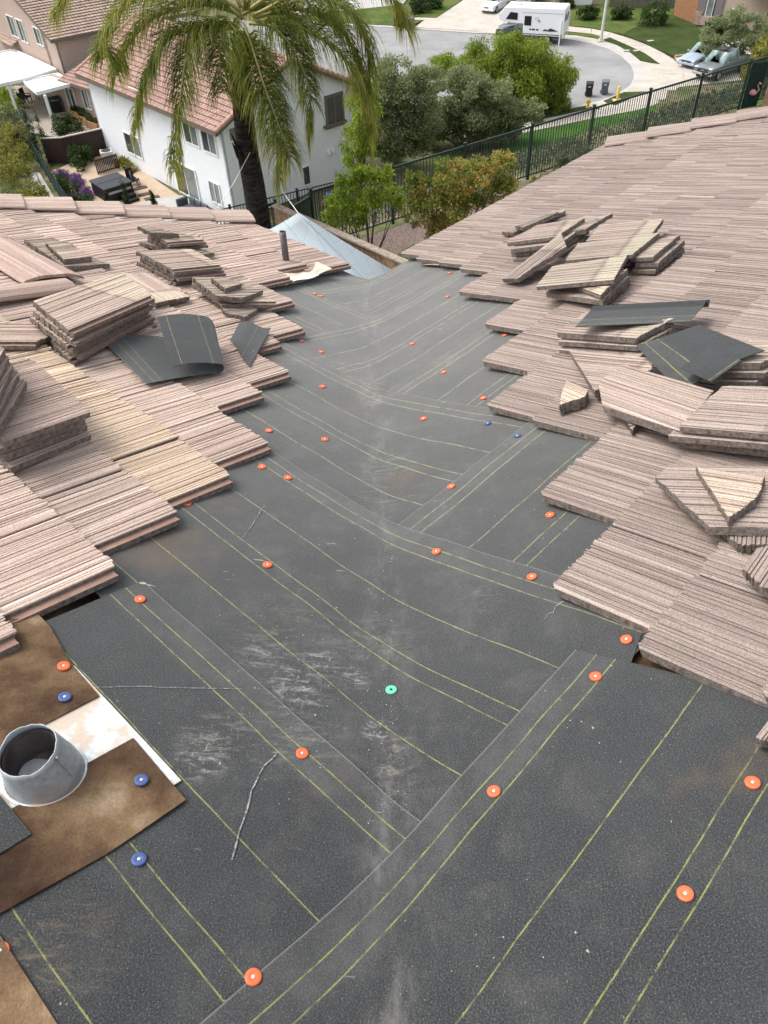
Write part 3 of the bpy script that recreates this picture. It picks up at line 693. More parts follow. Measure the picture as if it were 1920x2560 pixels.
def loose(side, pix, hb, label, edge=0, lip=None, tint=None, tiltp=None, th=TT, name="loose_tile", cat="roof tile", group=None, shift=(0, 0), rot=0.0, rough=.0014):
    """pix: pixel outline of the top face, hb: height of the top above the slope (number or per corner); edge: index of the side the ridges follow"""
    hs = hb if hasattr(hb, '__len__') else [hb]*len(pix)
    P3 = [roof(side, *rp(side, *p, r), r) for p, r in zip(pix, hs)]
    c = sum(P3, Vector())/len(P3); X = (P3[(edge+1) % len(P3)]-P3[edge]).normalized()
    nrm = Vector()
    for i in range(len(P3)): nrm += (P3[i]-c).cross(P3[(i+1) % len(P3)]-c)
    nrm.normalize()
    if nrm.z < 0: nrm = -nrm
    X = (X-nrm*X.dot(nrm)).normalized(); Y = nrm.cross(X)
    poly = [((p-c).dot(X), (p-c).dot(Y)) for p in P3]; seedc[0] += 1
    mw = Matrix.Translation(c-nrm*th) @ Matrix(((X.x, Y.x, nrm.x), (X.y, Y.y, nrm.y), (X.z, Y.z, nrm.z))).to_4x4() @ Matrix.Translation((shift[0], shift[1], 0)) @ Matrix.Rotation(rot, 4, 'Z')
    o = inst(name, slab_mesh(poly, seedc[0], th, lip, rough), mw=mw)
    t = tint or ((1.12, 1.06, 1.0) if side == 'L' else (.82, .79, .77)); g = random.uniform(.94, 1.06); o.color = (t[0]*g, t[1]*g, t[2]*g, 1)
    o["head"] = (1.0 if edge in (0, 1) else -1.0) if len(pix) == 4 else 0.0
    tag(o, label, cat, group); return o
def stack(side, pix, hb, n, label, edge=0, lip=None, gap=.007, group=None, jit=.022, tint=None, drift=(0, 0)):
    names = {1: [""], 2: ["top", "bottom"], 3: ["top", "middle", "bottom"], 4: ["top", "second", "third", "bottom"], 5: ["top", "second", "third", "fourth", "bottom"]}[n]
    for i in range(n):
        lb = (label+", "+names[i]+" of its stack") if n > 1 else label
        loose(side, pix, hb, lb, edge, lip, tint, group=group or "loose tiles in stacks", shift=(0, 0)) if i == 0 else loose_below(side, pix, hb, i, lb, edge, lip, gap, group, jit, tint, drift)
def loose_below(side, pix, hb, i, lb, edge, lip, gap, group, jit, tint, drift):
    hs = hb if hasattr(hb, '__len__') else [hb]*len(pix)
    o = loose(side, pix, hs, lb, edge, lip, tint, group=group or "loose tiles in stacks", shift=(random.uniform(-jit, jit)+drift[0]*i, random.uniform(-jit, jit)+drift[1]*i), rot=random.uniform(-.05, .05))
    o.matrix_basis = Matrix.Translation(-AX[side][2]*(i*(TT+gap))) @ o.matrix_basis
    return o
G = GROUND
PALE = (1.0, .97, .88); GREY = (.84, .84, .79); DK = (.68, .66, .655)
# left slope
loose('L', [a5(122, 198), a5(260, 188), a5(555, 322), a5(325, 338)], G+TT, "flat loose tile beside the short ridge with a broken piece on it", 0, tint=GREY, group="loose tiles in stacks")
loose('L', [a5(228, 215), a5(330, 203), a5(462, 288), a5(322, 302)], G+2*TT+.004, "pale broken tile piece on the flat tile by the short ridge", 0, tint=PALE, rough=.005)
loose('L', [a5(705, 215), a5(800, 195), a5(1085, 265), a5(985, 285)], G+TT, "bottom tile of the farthest left stack by the hip", 0, tint=GREY)
loose('L', [a5(745, 190), a5(905, 178), a5(1045, 215), a5(850, 232)], G+2*TT+.004, "second tile of the farthest left stack by the hip", 2, lip=1)
loose('L', [a5(748, 168), a5(900, 160), a5(1030, 198), a5(845, 212)], G+3*TT+.008, "top full tile of the farthest left stack by the hip", 2, lip=1, tint=PALE)
loose('L', [a5(693, 130), a5(735, 127), a5(905, 172), a5(760, 166)], (G+.15, G+.15, G+.13, G+.13), "ribbed broken strip perched on the farthest left stack", 0, tint=GREY, rough=.0045)
stack('L', [a5(690, 258), a5(965, 248), a5(1115, 326), a5(868, 350)], G+3*TT+.01, 3, "tile in the left slope's three-high stack", 2, lip=1)
stack('L', [a5(168, 512), a5(618, 366), a5(765, 480), a5(345, 658)], (G+.16, G+.155, G+.155, G+.16), 5, "tile in the tall turned stack beside the rolled felt", 2, lip=1)
loose('L', [a5(596, 374), a5(752, 368), a5(960, 488), a5(790, 522)], G+TT+.006, "single loose tile behind the tall turned stack", 1)
loose('L', [a5(1115, 535), a5(1180, 528), a5(1305, 550), a5(1240, 592), a5(1140, 572)], G+TT, "small broken tile piece at the foot of the broken pile", 0, tint=GREY, rough=.0045)
loose('L', [a5(970, 420), a5(1110, 410), a5(1398, 512), a5(1110, 512)], G+2*TT+.004, "wide tile at the base of the broken pile on the left", 2, lip=1)
loose('L', [a5(970, 390), a5(1085, 388), a5(1330, 458), a5(1225, 498), a5(1095, 486)], G+3*TT+.008, "broken half tile on top of the broken pile on the left", 0, tint=GREY, rough=.0045)
loose('L', [a5(1065, 393), a5(1125, 387), a5(1225, 422), a5(1140, 448)], G+4*TT+.012, "small ribbed fragment crowning the broken pile on the left", 0, tint=PALE, rough=.0045)
loose('L', [a5(-60, 628), a5(215, 618), a5(282, 675), a5(185, 716), a5(-60, 715)], G+TT+.012, "broken tile with ribbed end at the left edge", 3, lip=1, rough=.004)
stack('L', [a6(-330, 150), a6(120, -10), a6(200, 5), a6(520, 298), a6(20, 470)], G+4*TT+.02, 4, "large tile in the near stack at the left edge", 3, tint=(1.02, .95, .9), drift=(.004, -.004))
stack('L', [(-175, 782), (-82, 692), (10, 755), (-58, 862)], G+9*TT+.045, 5, "tile in the pile leaning on the near left stack", 0, tint=(.95, .88, .85), jit=.006, drift=(.0, -.015), gap=.001)
# right slope
loose('R', [b2(243, 212), b2(555, 92), b2(585, 100), b2(300, 218)], G+TT, "long broken strip under another strip at the far right pile", 0, tint=GREY, rough=.004)
loose('R', [b2(312, 180), b2(520, 98), b2(545, 108), b2(358, 190)], G+2*TT+.004, "narrow broken strip on top at the far right pile", 0, tint=GREY, rough=.004)
stack('R', [b2(270, 268), b2(430, 178), b2(682, 140), b2(540, 235)], G+4*TT+.016, 4, "tile in the four-high stack far up the right slope", 3, drift=(-.006, .01))
loose('R', [b2(585, 218), b2(640, 165), b2(833, 112), b2(690, 198)], G+3*TT+.016, "narrow tile strip beside the four-high stack", 1, tint=GREY)
loose('R', [b2(240, 458), b2(560, 222), b2(586, 285), b2(325, 468)], (G+.045, G+.13, G+.13, G+.045), "tile leaning against the four-high right stack", 0, tint=DK)
loose('R', [b2(520, 405), b2(640, 290), b2(700, 310), b2(560, 400)], G+TT, "half hidden tile under the leaning tile", 0)
loose('R', [b2(690, 262), b2(770, 175), b2(1105, 142), b2(1030, 238)], G+3*TT+.012, "rear tile of the wide double row on the right slope", 1)
loose('R', [b2(583, 362), b2(650, 275), b2(1083, 216), b2(938, 332)], G+4*TT+.014, "front tile of the wide double row on the right slope", 3, tint=GREY)
stack('R', [b2(925, 350), b2(985, 275), b2(1190, 228), b2(1050, 345)], G+3*TT+.01, 3, "mossy tile in the short stack right of the double row", 3, tint=GREY)
loose('R', [b2(620, 340), b2(700, 270), b2(1000, 300), b2(920, 375)], G+2*TT+.006, "tile supporting the wide double row from below", 3)
loose('R', [b2(425, 502), b2(510, 398), b2(912, 336), b2(840, 465)], G+4*TT+.014, "long stained tile on top of the middle right stack", 3, tint=GREY)
loose('R', [b2(640, 498), b2(690, 440), b2(914, 410), b2(770, 546)], G+3*TT+.008, "second tile of the middle right stack", 3, tint=PALE)
loose('R', [b2(478, 535), b2(560, 450), b2(920, 450), b2(780, 576)], G+2*TT+.004, "third tile of the middle right stack", 3, tint=DK)
loose('R', [b2(720, 575), b2(800, 500), b2(925, 470), b2(790, 590)], G+TT, "bottom tile of the middle right stack", 3, tint=DK)
stack('R', [b2(535, 745), b2(690, 640), b2(1160, 672), b2(962, 776)], G+3*TT+.016, 3, "tile in the stack under the flat felt scrap", 3, lip=None, drift=(-.012, .004), gap=.01)
stack('R', [b2(1400, 905), b2(1560, 790), b2(1900, 800), b2(1622, 908)], G+4*TT+.02, 4, "tile in the right edge stack under square felt", 3, tint=GREY, gap=.006)
loose('R', [b2(602, 843), b2(1035, 882), b2(1042, 942), b2(738, 1060)], G+TT+.02, "tapering loose tile beside the stack with felt", 0)
loose('R', [b3(880, 335), b3(925, 318), b3(972, 370), b3(938, 415)], G+TT, "small pointed chip under the big tilted tile", 0, tint=GREY, rough=.004)
loose('R', [b3(755, 160), b3(895, 65), b3(1372, 205), b3(1188, 432), b3(780, 290)], (G+.06, G+.06, G+.085, G+.085, G+.06), "big tilted cut tile in front of the felt scrap", 1, tint=(.84, .81, .79))
stack('R', [b3(1188, 395), b3(1420, 182), b3(1900, 192), b3(1760, 445)], G+3*TT+.03, 3, "tile in the low stack right of the big tilted tile", 3, tint=(.82, .8, .785), drift=(.02, 0), gap=.005)
loose('R', [b3(548, 285), b3(585, 152), b3(702, 200), b3(685, 240)], G+TT+.02, "small wedge of broken tile on the laid tiles", 1, tint=PALE, th=.045, rough=.004)
loose('R', [b3(1400, 940), b3(1560, 880), b3(1850, 940), b3(1850, 1035), b3(1500, 1028)], G+TT+.006, "broken tile lying under the large cut tile", 2, tint=DK, rough=.0045)
loose('R', [b3(1060, 668), b3(1135, 598), b3(1900, 612), b3(1900, 942), b3(1345, 930)], G+2*TT+.012, "large cut tile with ragged ribbed edge at the right", 1, tint=(.80, .78, .765), rough=.003)
loose('R', [b3(1275, 608), b3(1642, 662), b3(1600, 775), b3(1450, 885)], G+3*TT+.018, "pale triangular tile with a chipped corner on the large cut tile", 0, tint=PALE, rough=.003, th=.034)
loose('R', [b3(1522, 1152), b3(1600, 1042), b3(1830, 1010), b3(1830, 1290), b3(1640, 1262)], G+TT+.03, "broken tile end at the right edge below the large cut tile", 0, tint=DK, rough=.0045)
loose('R', [(1632, 1592), (1664, 1550), (1720, 1556), (1700, 1624)], .085, "small grey tile chunk on felt at the right edge", 0, tint=DK, rough=.003)
# short ridge of smooth caps at the far left
def cap_thing(a, b, w, label, r0=.0):
    A = roof('L', *rp('L', *a, .1), .085+r0); B = roof('L', *rp('L', *b, .1), .085+r0); X = (B-A).normalized(); L_ = (B-A).length
    nn = AX['L'][2]; Y = nn.cross(X).normalized(); Z = X.cross(Y); mw = Matrix.Translation(A) @ Matrix(((X.x, Y.x, Z.x), (X.y, Y.y, Z.y), (X.z, Y.z, Z.z))).to_4x4() @ Matrix.Diagonal((L_/.43, w/.26, 1.25, 1))
    o = inst("ridge_cap", CAPM, mw=mw); o.color = (1.0, .9, .86, 1); tag(o, label, "ridge tile", "smooth ridge caps lying at the left"); return o
cap_thing((-190, 425), (-30, 522), .34, "smooth brown ridge cap at the left edge, upper of the pair")
cap_thing((-45, 512), (118, 610), .35, "long smooth brown ridge cap at the left, lower of the pair", .012)
cap_thing((-120, 650), (150, 622), .17, "narrow pale ridge cap lying level at the left edge", .012)

# ---------------------------------------------------------------- loose felt scraps
drape("felt_scrap", [b2(635, 715), b2(745, 598), b2(1350, 568), b2(1240, 690)], 'R', (.235, .235, .16, .16), M_FELTS, "flat felt scrap with curled end on a right stack", "felt scrap", 18, swap=True, off=.04, wave=
      lambda a, b: .045*max(0, a-.72)*math.sin((a-.72)*22)*3 if a > .72 else 0)
drape("felt_scrap", [b2(958, 818), b2(1290, 706), b2(1642, 846), b2(1195, 1068)], 'R', (.16, .235, .24, .12), M_FELTS, "large square felt scrap with green lines on the right stack", "felt scrap", 16, swap=True, off=.02, wave=lambda a, b: .02*math.sin(a*3)*b)
drape("felt_scrap", [b2(1195, 938), b2(1345, 828), b2(1520, 895), b2(1358, 1008)], 'R', (.205, .24, .25, .2), M_FELTS, "small felt square lying on the large felt scrap", "felt scrap", 8, off=.18)
drape("felt_scrap", [(497, 735), (518, 695), (585, 707), (540, 790)], 'L', (.10, .10, .10, .085), M_FELTS, "small felt strip right of the rolled felt on the left", "felt scrap", 8, lambda a, b: .01*math.sin(b*6))
# the curled-over offcut on the left: flat tail then rolling back over itself
def curl():
    side = 'L'; nn = AX[side][2]
    q = lambda u, v, r: roof(side, *rp(side, u, v, r), r)
    A, B = q(203, 716, .10), q(316, 829, .095)          # loose tail at the left
    C, D = q(436, 738, .095), q(470, 806, .095)           # where it starts to lift
    E, F2 = q(340, 686, .235), q(374, 793, .15)        # free end after rolling back
    W0 = (B-A); n = 12; V = []; uv_ = []; F_ = []; path = []
    for i in range(12):
        f = i/12; path.append((A.lerp(C, f)+nn*(.006*math.sin(f*3)), B.lerp(D, f)+nn*(.006*math.sin(f*3))))
    d1 = (C-A).normalized(); d2 = (D-B).normalized(); R1, R2 = .066, .022
    for i in range(0, 15):
        t = math.pi*i/14; path.append((C+d1*math.sin(t)*R1*.9+nn*(1-math.cos(t))*R1, D+d2*math.sin(t)*.03+nn*(1-math.cos(t))*R2))
    e1, e2 = path[-1]
    for i in range(1, 9):
        f = i/8; path.append((e1.lerp(E, f)+nn*.012*math.sin(f*3.1), e2.lerp(F2, f)+nn*.012*math.sin(f*3.1)))
    acc = 0.0
    for j, (p, q) in enumerate(path):
        if j: acc += (p-path[j-1][0]).length
        for i in range(n+1): V.append(p.lerp(q, i/n)); uv_.append((acc, i/n*W0.length))
    for j in range(len(path)-1):
        for i in range(n): k0 = j*(n+1)+i; F_.append((k0, k0+1, k0+n+2, k0+n+1))
    c = sum(V, Vector())/len(V); o = mesh_obj("felt_scrap", [v-c for v in V], F_, M_FELTS, None, True); o.location = c
    so = o.modifiers.new("t", 'SOLIDIFY'); so.thickness = .003; split(o)
    for nm in ("sheet", "valley"):
        L_ = o.data.uv_layers.new(name=nm)
        for lp in o.data.loops: q = uv_[lp.vertex_index]; L_.data[lp.index].uv = (q[1], q[0]) if nm == "sheet" else (q[0], q[1]+3)
    tag(o, "felt offcut curled back over itself on the left tiles", "felt scrap")
curl()
# ================================================================ the neighbourhood below
r4 = lambda x, y: ((1400+x/3.19)/K, y/3.19/K)
r1 = lambda x, y: (x/2.592/K, y/2.592/K)
r2 = lambda x, y: ((440+x/2.592)/K, y/2.592/K)
r3 = lambda x, y: ((920+x/2.86)/K, y/2.86/K)
q5 = lambda x, y: ((1180+x/5.53)/K, y/5.53/K)
P1 = lambda x, y: (x/K, y/K)
def at_y(u, v, y): d = ray(u, v); t = y/d[1]; return Vector((d[0]*t, y, ZC+d[2]*t))
# own-lot fence line in plan
YARD = 11.1
FR = hz(*P1(1990, 120), 12.6); FC = hz(*P1(776, 478), 12.6); FJ = hz(*P1(728, 506), 12.6); FJ2 = hz(*P1(688, 499.6), 12.6); FL = hz(*P1(400, 582), 12.6)
fence_line = [(60.0, FR.y+(60-FR.x)*.645), (FR.x, FR.y), (FC.x, FC.y), (FJ2.x, FJ2.y), (FL.x, FL.y), (-60.0, FL.y-20)]
def fdist(x, y):
    best = 1e9; sgn = 1
    for (x0, y0), (x1, y1) in zip(fence_line[:-1], fence_line[1:]):
        dx, dy = x1-x0, y1-y0; t = max(0, min(1, ((x-x0)*dx+(y-y0)*dy)/(dx*dx+dy*dy))); ex, ey = x-x0-t*dx, y-y0-t*dy; d = math.hypot(ex, ey)
        if d < best: best = d; sgn = 1 if (dx*(y-y0)-dy*(x-x0)) < 0 else -1
    return best*sgn
def ground_z(x, y):
    d = fdist(x, y)
    if d < .45: return YARD
    return max(0.0, YARD-(d-.45)*.46)
def make_ground_mat():
    m = NT("bank_soil", .95, .1); co = m.tc.outputs["Object"]
    a = m.noise(co, .35, 5, .6); b = m.noise(co, 3, 5, .65); c3 = m.noise(co, 20, 3, .6)
    c = m.ramp(b, [(.3, (.075, .065, .03)), (.5, (.15, .125, .075)), (.7, (.26, .22, .16))])
    c = m.mix(m.smooth(a, .42, .6), c, m.ramp(c3, [(.3, (.04, .065, .018)), (.7, (.12, .15, .05))]))
    m.col(c); m.bump(c3, .8, .05); return m.mat
M_SOIL = make_ground_mat()
xs = [-400, -200, -100, -60]+[x*1.5-45 for x in range(64)]+[60, 80, 120, 200, 400]; ys = [-300, -100, -40]+[y*1.25-10 for y in range(60)]+[70, 80, 95, 120, 160, 250, 500]
V = [(x, y, ground_z(x, y)-.06) for y in ys for x in xs]; nx = len(xs)
F_ = [(j*nx+i, j*nx+i+1, (j+1)*nx+i+1, (j+1)*nx+i) for j in range(len(ys)-1) for i in range(nx-1)]
tag(mesh_obj("ground", V, F_, M_SOIL, None, True), kind="structure")
def flat(name, pts, z0, z1, mat, kind="structure"):
    poly = [(p[0], p[1]) for p in pts]
    A = sum(poly[i][0]*poly[(i+1) % len(poly)][1]-poly[(i+1) % len(poly)][0]*poly[i][1] for i in range(len(poly)))
    if A < 0: poly = poly[::-1]
    return tag(MB().prism(poly, z0, z1).build(name, mat), kind=kind)
def pix(fn, lst, z=0.0): return [hz(*fn(*p), z) for p in lst]
def make_asphalt():
    m = NT("asphalt", .9, .2); co = m.tc.outputs["Object"]; n = m.noise(co, .25, 4, .6); f = m.noise(co, 12, 4, .7); cr = m.noise(m.map(co, (.3, 1.2, 1)), .8, 5, .7, 1.0)
    c = m.mix(1.0, m.ramp(n, [(.35, (.23, .23, .225)), (.65, (.30, .30, .295))]), m.ramp(f, [(.3, .85), (.7, 1.12)]), 'MULTIPLY')
    c = m.mix(m.math('MULTIPLY', m.math('SUBTRACT', 1.0, m.smooth(m.math('ABSOLUTE', m.math('SUBTRACT', cr, .5)), .0, .006)), .5), c, (.07, .07, .07))
    m.col(c); m.bump(f, .2, .01); return m.mat
def make_conc(name, c0, joint=0.0):
    m = NT(name, .85, .2); co = m.tc.outputs["Object"]; n = m.noise(co, .6, 5, .65); f = m.noise(co, 9, 3, .6)
    c = m.mix(1.0, m.ramp(n, [(.3, tuple(x*.82 for x in c0)), (.7, tuple(min(1, x*1.1) for x in c0))]), m.ramp(f, [(.3, .93), (.7, 1.05)]), 'MULTIPLY')
    m.col(c); return m.mat
def make_grass(name, c0, c1, sc=2.0):
    m = NT(name, .95, .1); co = m.tc.outputs["Object"]; n = m.noise(co, .5, 4, .6); f = m.noise(co, 14, 4, .7)
    c = m.mix(m.smooth(n, .35, .65), c0, c1); c = m.mix(1.0, c, m.ramp(f, [(.3, .6), (.7, 1.35)]), 'MULTIPLY'); m.col(c); m.bump(f, .8, .06); return m.mat
M_ASPH = make_asphalt(); M_CONC = make_conc("pale_concrete", (.47, .43, .37)); M_CONC2 = make_conc("grey_concrete", (.42, .41, .38)); M_KERB = make_conc("kerb_concrete", (.45, .43, .40))
M_TURF = make_grass("artificial_turf", (.036, .055, .014), (.055, .075, .022)); M_LAWN = make_grass("lawn_grass", (.055, .105, .02), (.12, .13, .04)); M_LAWN2 = make_grass("bright_lawn", (.045, .115, .018), (.07, .14, .03))
M_GRAVEL = make_conc("tan_gravel", (.47, .36, .26)); M_MULCH = simple("bark_mulch", (.20, .15, .125), .95, var=.6, scale=22, bump=.8, bscale=40)
# street level sheets
edge_in = [(-30, 312), (100, 325), (250, 352), (400, 402), (500, 462), (560, 520), (588, 580), (588, 630), (555, 690), (480, 740), (400, 780), (300, 815), (150, 845), (0, 870), (-180, 905), (-420, 960)]
edge_out = [(-30, 285), (130, 295), (300, 322), (450, 368), (560, 430), (620, 490), (655, 555), (668, 610), (640, 670), (560, 720), (470, 765), (350, 812), (200, 850), (0, 895), (-180, 930), (-420, 990)]
pin, pout = pix(r4, edge_in), pix(r4, edge_out)
topl = pix(r3, [(1340, 262), (1100, 262), (760, 240), (330, 212), (160, 200), (-400, 170), (-1500, 120)])
flat("road", topl[::-1]+pin+[Vector((1, 58, 0)), Vector((-3, 72, 0)), Vector((-30, 100, 0))], -.05, .01, M_ASPH)
flat("kerb", pin+pout[::-1], -.05, .075, M_KERB)
tg = pix(r3, [(1340, 262), (760, 240), (330, 212), (160, 200), (-400, 170)]); tg2 = pix(r3, [(1345, 254), (760, 230), (335, 203), (160, 190), (-400, 160)])
flat("kerb", tg+tg2[::-1], -.05, .075, M_KERB)
side_out = [(50, 216), (250, 236), (400, 266), (560, 316), (700, 370), (820, 430), (900, 480), (960, 540), (985, 600), (975, 660), (930, 720), (850, 790), (740, 850), (600, 890), (300, 945), (0, 1008), (-250, 1060), (-480, 1110)]
side_in = [(50, 240), (250, 265), (380, 300), (440, 325), (560, 372), (680, 430), (760, 480), (805, 530), (815, 600), (790, 680), (690, 745), (560, 800), (440, 850), (200, 885), (0, 935), (-120, 958), (-250, 985), (-480, 1030)]
so_, si_ = pix(r4, side_out), pix(r4, side_in)
flat("sidewalk", pout+si_[::-1], -.05, .078, M_CONC)                       # aprons between kerb and footway
for i in range(0, len(so_)-1):                                             # footway slabs, one by one
    a, b, c, d = so_[i], so_[i+1], si_[i+1], si_[i]
    n = max(1, int((b-a).length/1.6))
    for k in range(n):
        f0, f1 = (k+.012)/n, (k+.988)/n
        flat("sidewalk", [a.lerp(b, f0), a.lerp(b, f1), d.lerp(c, f1), d.lerp(c, f0)], -.05, .09+.004*((i+k) % 2), M_CONC)
flat("grass_verge", pix(r4, [(335, 328), (395, 308), (560, 380), (680, 438), (795, 520), (720, 510), (640, 494), (560, 428), (450, 366)]), .0, .115, M_TURF)
flat("grass_verge", pix(r4, [(-30, 250), (250, 278), (330, 300), (300, 318), (130, 290), (-30, 280)]), .0, .115, M_LAWN)
flat("grass_verge", pix(r4, [(345, 815), (450, 770), (510, 745), (700, 740), (560, 795), (440, 848), (380, 835)]), .0, .115, M_TURF)
flat("grass_verge", pix(r4, [(-20, 898), (200, 855), (330, 880), (200, 884), (-10, 932), (-330, 995), (-330, 962)]), .0, .115, M_TURF)
flat("lawn", pix(r4, [(510, 283), (640, 200), (760, 155), (900, 118), (1062, 186), (1175, 330), (1110, 430), (918, 458), (820, 424), (700, 365)]), -.02, .125, M_TURF)
flat("lawn", pix(r4, [(-60, 205), (-60, 20), (900, -60), (900, 118), (760, 155), (640, 200), (508, 280), (400, 260), (250, 230), (50, 211)]), -.02, .12, M_LAWN)
flat("driveway", pix(r4, [(920, 470), (1110, 438), (1300, 330), (1600, 330), (1500, 640), (940, 705), (975, 655), (988, 600), (962, 538)]), -.02, .10, M_CONC)
flat("lawn", pix(r4, [(-480, 1112), (0, 1010), (300, 947), (600, 892), (740, 852), (850, 792), (935, 715), (1490, 650), (1600, 900), (900, 1300), (-500, 1500)]), -.02, .06, M_LAWN2)
lk = MB().bar(hz(*r4(918, 452), .14), hz(*r4(1115, 432), .14), .25, .22).build("garden_kerb", make_conc("terracotta_kerb", (.42, .27, .19))); tag(lk, "reddish low kerb between turf and driveway", "kerb")
flat("driveway", pix(r3, [(495, 132), (720, -20), (1010, -20), (1010, 150), (940, 250), (760, 228), (338, 202), (400, 150)]), -.02, .09, M_CONC)
flat("lawn", pix(r3, [(338, 126), (490, 132), (715, -20), (560, -20), (340, 85)]), -.02, .12, M_LAWN)
flat("lawn", pix(r3, [(335, 150), (400, 152), (335, 178)]), -.02, .13, M_LAWN)
flat("sidewalk", pix(r3, [(335, 132), (490, 135), (400, 150), (335, 150)]), -.02, .10, M_CONC)
flat("lawn", pix(r3, [(-400, 60), (250, 40), (330, 100), (335, 150), (330, 198), (-400, 155)]), -.02, .1, M_LAWN)
flat("driveway", pix(r3, [(-700, 40), (100, 0), (290, -20), (250, 40), (-500, 120)]), -.02, .13, M_CONC2)
# neighbour's yard
flat("gravel_yard", pix(r1, [(325, 1120), (560, 1010), (760, 990), (1100, 1230), (1500, 1480), (1200, 1560), (480, 1400)]), -.02, .03, M_GRAVEL)
flat("patio_slab", pix(r1, [(790, 1365), (1010, 1290), (1180, 1270), (1500, 1440), (1380, 1640), (780, 1600)]), -.02, .06, M_CONC2)
flat("patio_slab", pix(r1, [(0, 560), (470, 560), (700, 815), (500, 860), (360, 890), (300, 880), (140, 850), (40, 780), (0, 740)]), -.02, .05, make_conc("tan_patio", (.36, .32, .27)))
flat("drain_path", pix(r1, [(195, 1130), (230, 1120), (330, 1365), (230, 1365)]), -.02, .05, M_CONC2)
flat("drain_path", pix(r1, [(236, 1120), (262, 1130), (400, 1365), (340, 1365)]), -.02, .07, M_CONC2)
# own yard surfaces beyond the eave
flat("mulch_bed", [(-1.2, 18.6), (FC.x+.5, FC.y), (9, 25.1), (14, 28.2), (14, 24), (6, 18), (1.5, 14.6)], YARD-.02, YARD+.05, M_MULCH)
flat("lawn", pix(P1, [(990, 640), (1035, 610), (1100, 625), (1080, 680), (1020, 690)], YARD+.06), YARD, YARD+.075, M_LAWN2)

# ---------------------------------------------------------------- fences
M_IRON = simple("dark_green_iron", (.012, .028, .024), .5, var=.15, spec=.4); M_IRONB = simple("black_iron", (.012, .013, .015), .5, var=.15, spec=.4)
def box_mesh(name, d, mat):
    o = MB().box((0, 0, d[2]/2), d).build(name, mat); me = o.data; bpy.data.objects.remove(o); return me
def iron_fence(p, q, zb, zt, label, mat, post=2.4, pick=.105, pw=.0165, posts=None, rw=.05, gcap=True):
    p = Vector((p[0], p[1], 0)); q = Vector((q[0], q[1], 0)); d = q-p; L_ = d.length; d.normalize(); rz = math.atan2(d.y, d.x)
    e = empty("iron_fence", (p.x, p.y, zb), rz, label, "fence"); H = zt-zb
    for z, h in ((H-.02, rw), (.12, .03)):
        MB().box((L_/2, 0, z), (L_, rw*.8 if z > H-.1 else .03, h)).build("rail", mat, e)
    pm = box_mesh("post", (.064, .064, H+.05), mat); cm = box_mesh("post_cap", (.082, .082, .03), mat)
    n = int(round(L_/post)); 
    for i in range(n+1):
        x = L_*i/n if n else 0; o = inst("post", pm, (x, 0, 0), e); inst("post_cap", cm, (0, 0, H+.05), o)
    km = box_mesh("picket", (pw, pw, H-.12), mat); m_ = int(L_/pick)
    for i in range(1, m_):
        x = i*L_/m_
        inst("picket", km, (x, 0, .09), e)
    return e
iron_fence(FC, FR, YARD, 12.6, "long dark green iron fence running up behind the right roof", M_IRON)
iron_fence(FJ2, FL, YARD, 12.55, "dark green iron fence behind the palm trunk", M_IRON, rw=.06)
e = iron_fence(FJ, FC, YARD, 12.5, "short dark green fence panel at the corner post by the wood fence", M_IRON, post=.9, pick=.05, pw=.022)
fz = 10.0; f0 = hz(*P1(395, 561), fz); f1 = hz(*P1(900, 438), fz)
iron_fence(f0, f1, 8.6, fz, "thin black iron fence lower on the bank before the white house", M_IRONB, pw=.018, rw=.035)
# dark mesh fence of the neighbour
m0, m1, m2 = hz(*r1(195, 905), 1.5), hz(*r1(340, 1130), 1.5), hz(*r1(540, 1430), 1.5)
e = empty("mesh_fence", (m0.x, m0.y, 0), label="dark green screened fence along the drain path", cat="fence")
M_SCREEN = simple("green_screen", (.008, .028, .022), .8, var=.3)
for a, b in ((m0, m1), (m1, m2)):
    n = 5
    for i in range(n):
        c, d = a.lerp(b, i/n), a.lerp(b, (i+1)/n); mb = MB(); mb.bar((c.x-m0.x, c.y-m0.y, .8), (d.x-m0.x, d.y-m0.y, .8), .03, 1.35); mb.build("screen_panel", M_SCREEN, e)
        MB().box((c.x-m0.x, c.y-m0.y, .78), (.07, .07, 1.6)).build("post", M_IRON, e)
e = iron_fence(hz(*r1(40, 810), 1.4), hz(*r1(195, 905), 1.5), .0, 1.4, "black iron fence corner beside the patio on the far left", M_IRONB)
# brown panel fence
M_BROWN = simple("dark_brown_vinyl", (.045, .028, .024), .6, var=.15)
b0, b1, b2_ = hz(*r1(260, 897), 1.8), hz(*r1(395, 892), 1.8), hz(*r1(702, 822), 1.8)
e = empty("panel_fence", (b1.x, b1.y, 0), label="dark brown panel fence with cream top behind the spa yard", cat="fence"); O_ = Vector((b1.x, b1.y, 0))
M_CREAMP = simple("cream_trim", (.7, .64, .52), .7)
for a, b, n in ((b0, b1, 5), (b1, b2_, 13)):
    for i in range(n):
        c, d = a.lerp(b, i/n)-O_, a.lerp(b, (i+.97)/n)-O_; MB().bar((c.x, c.y, .9), (d.x, d.y, .9), .035, 1.72).build("panel_board", M_BROWN, e)
    MB().bar(Vector((a.x, a.y, 1.81))-O_, Vector((b.x, b.y, 1.81))-O_, .10, .08).build("top_cap", M_CREAMP, e)
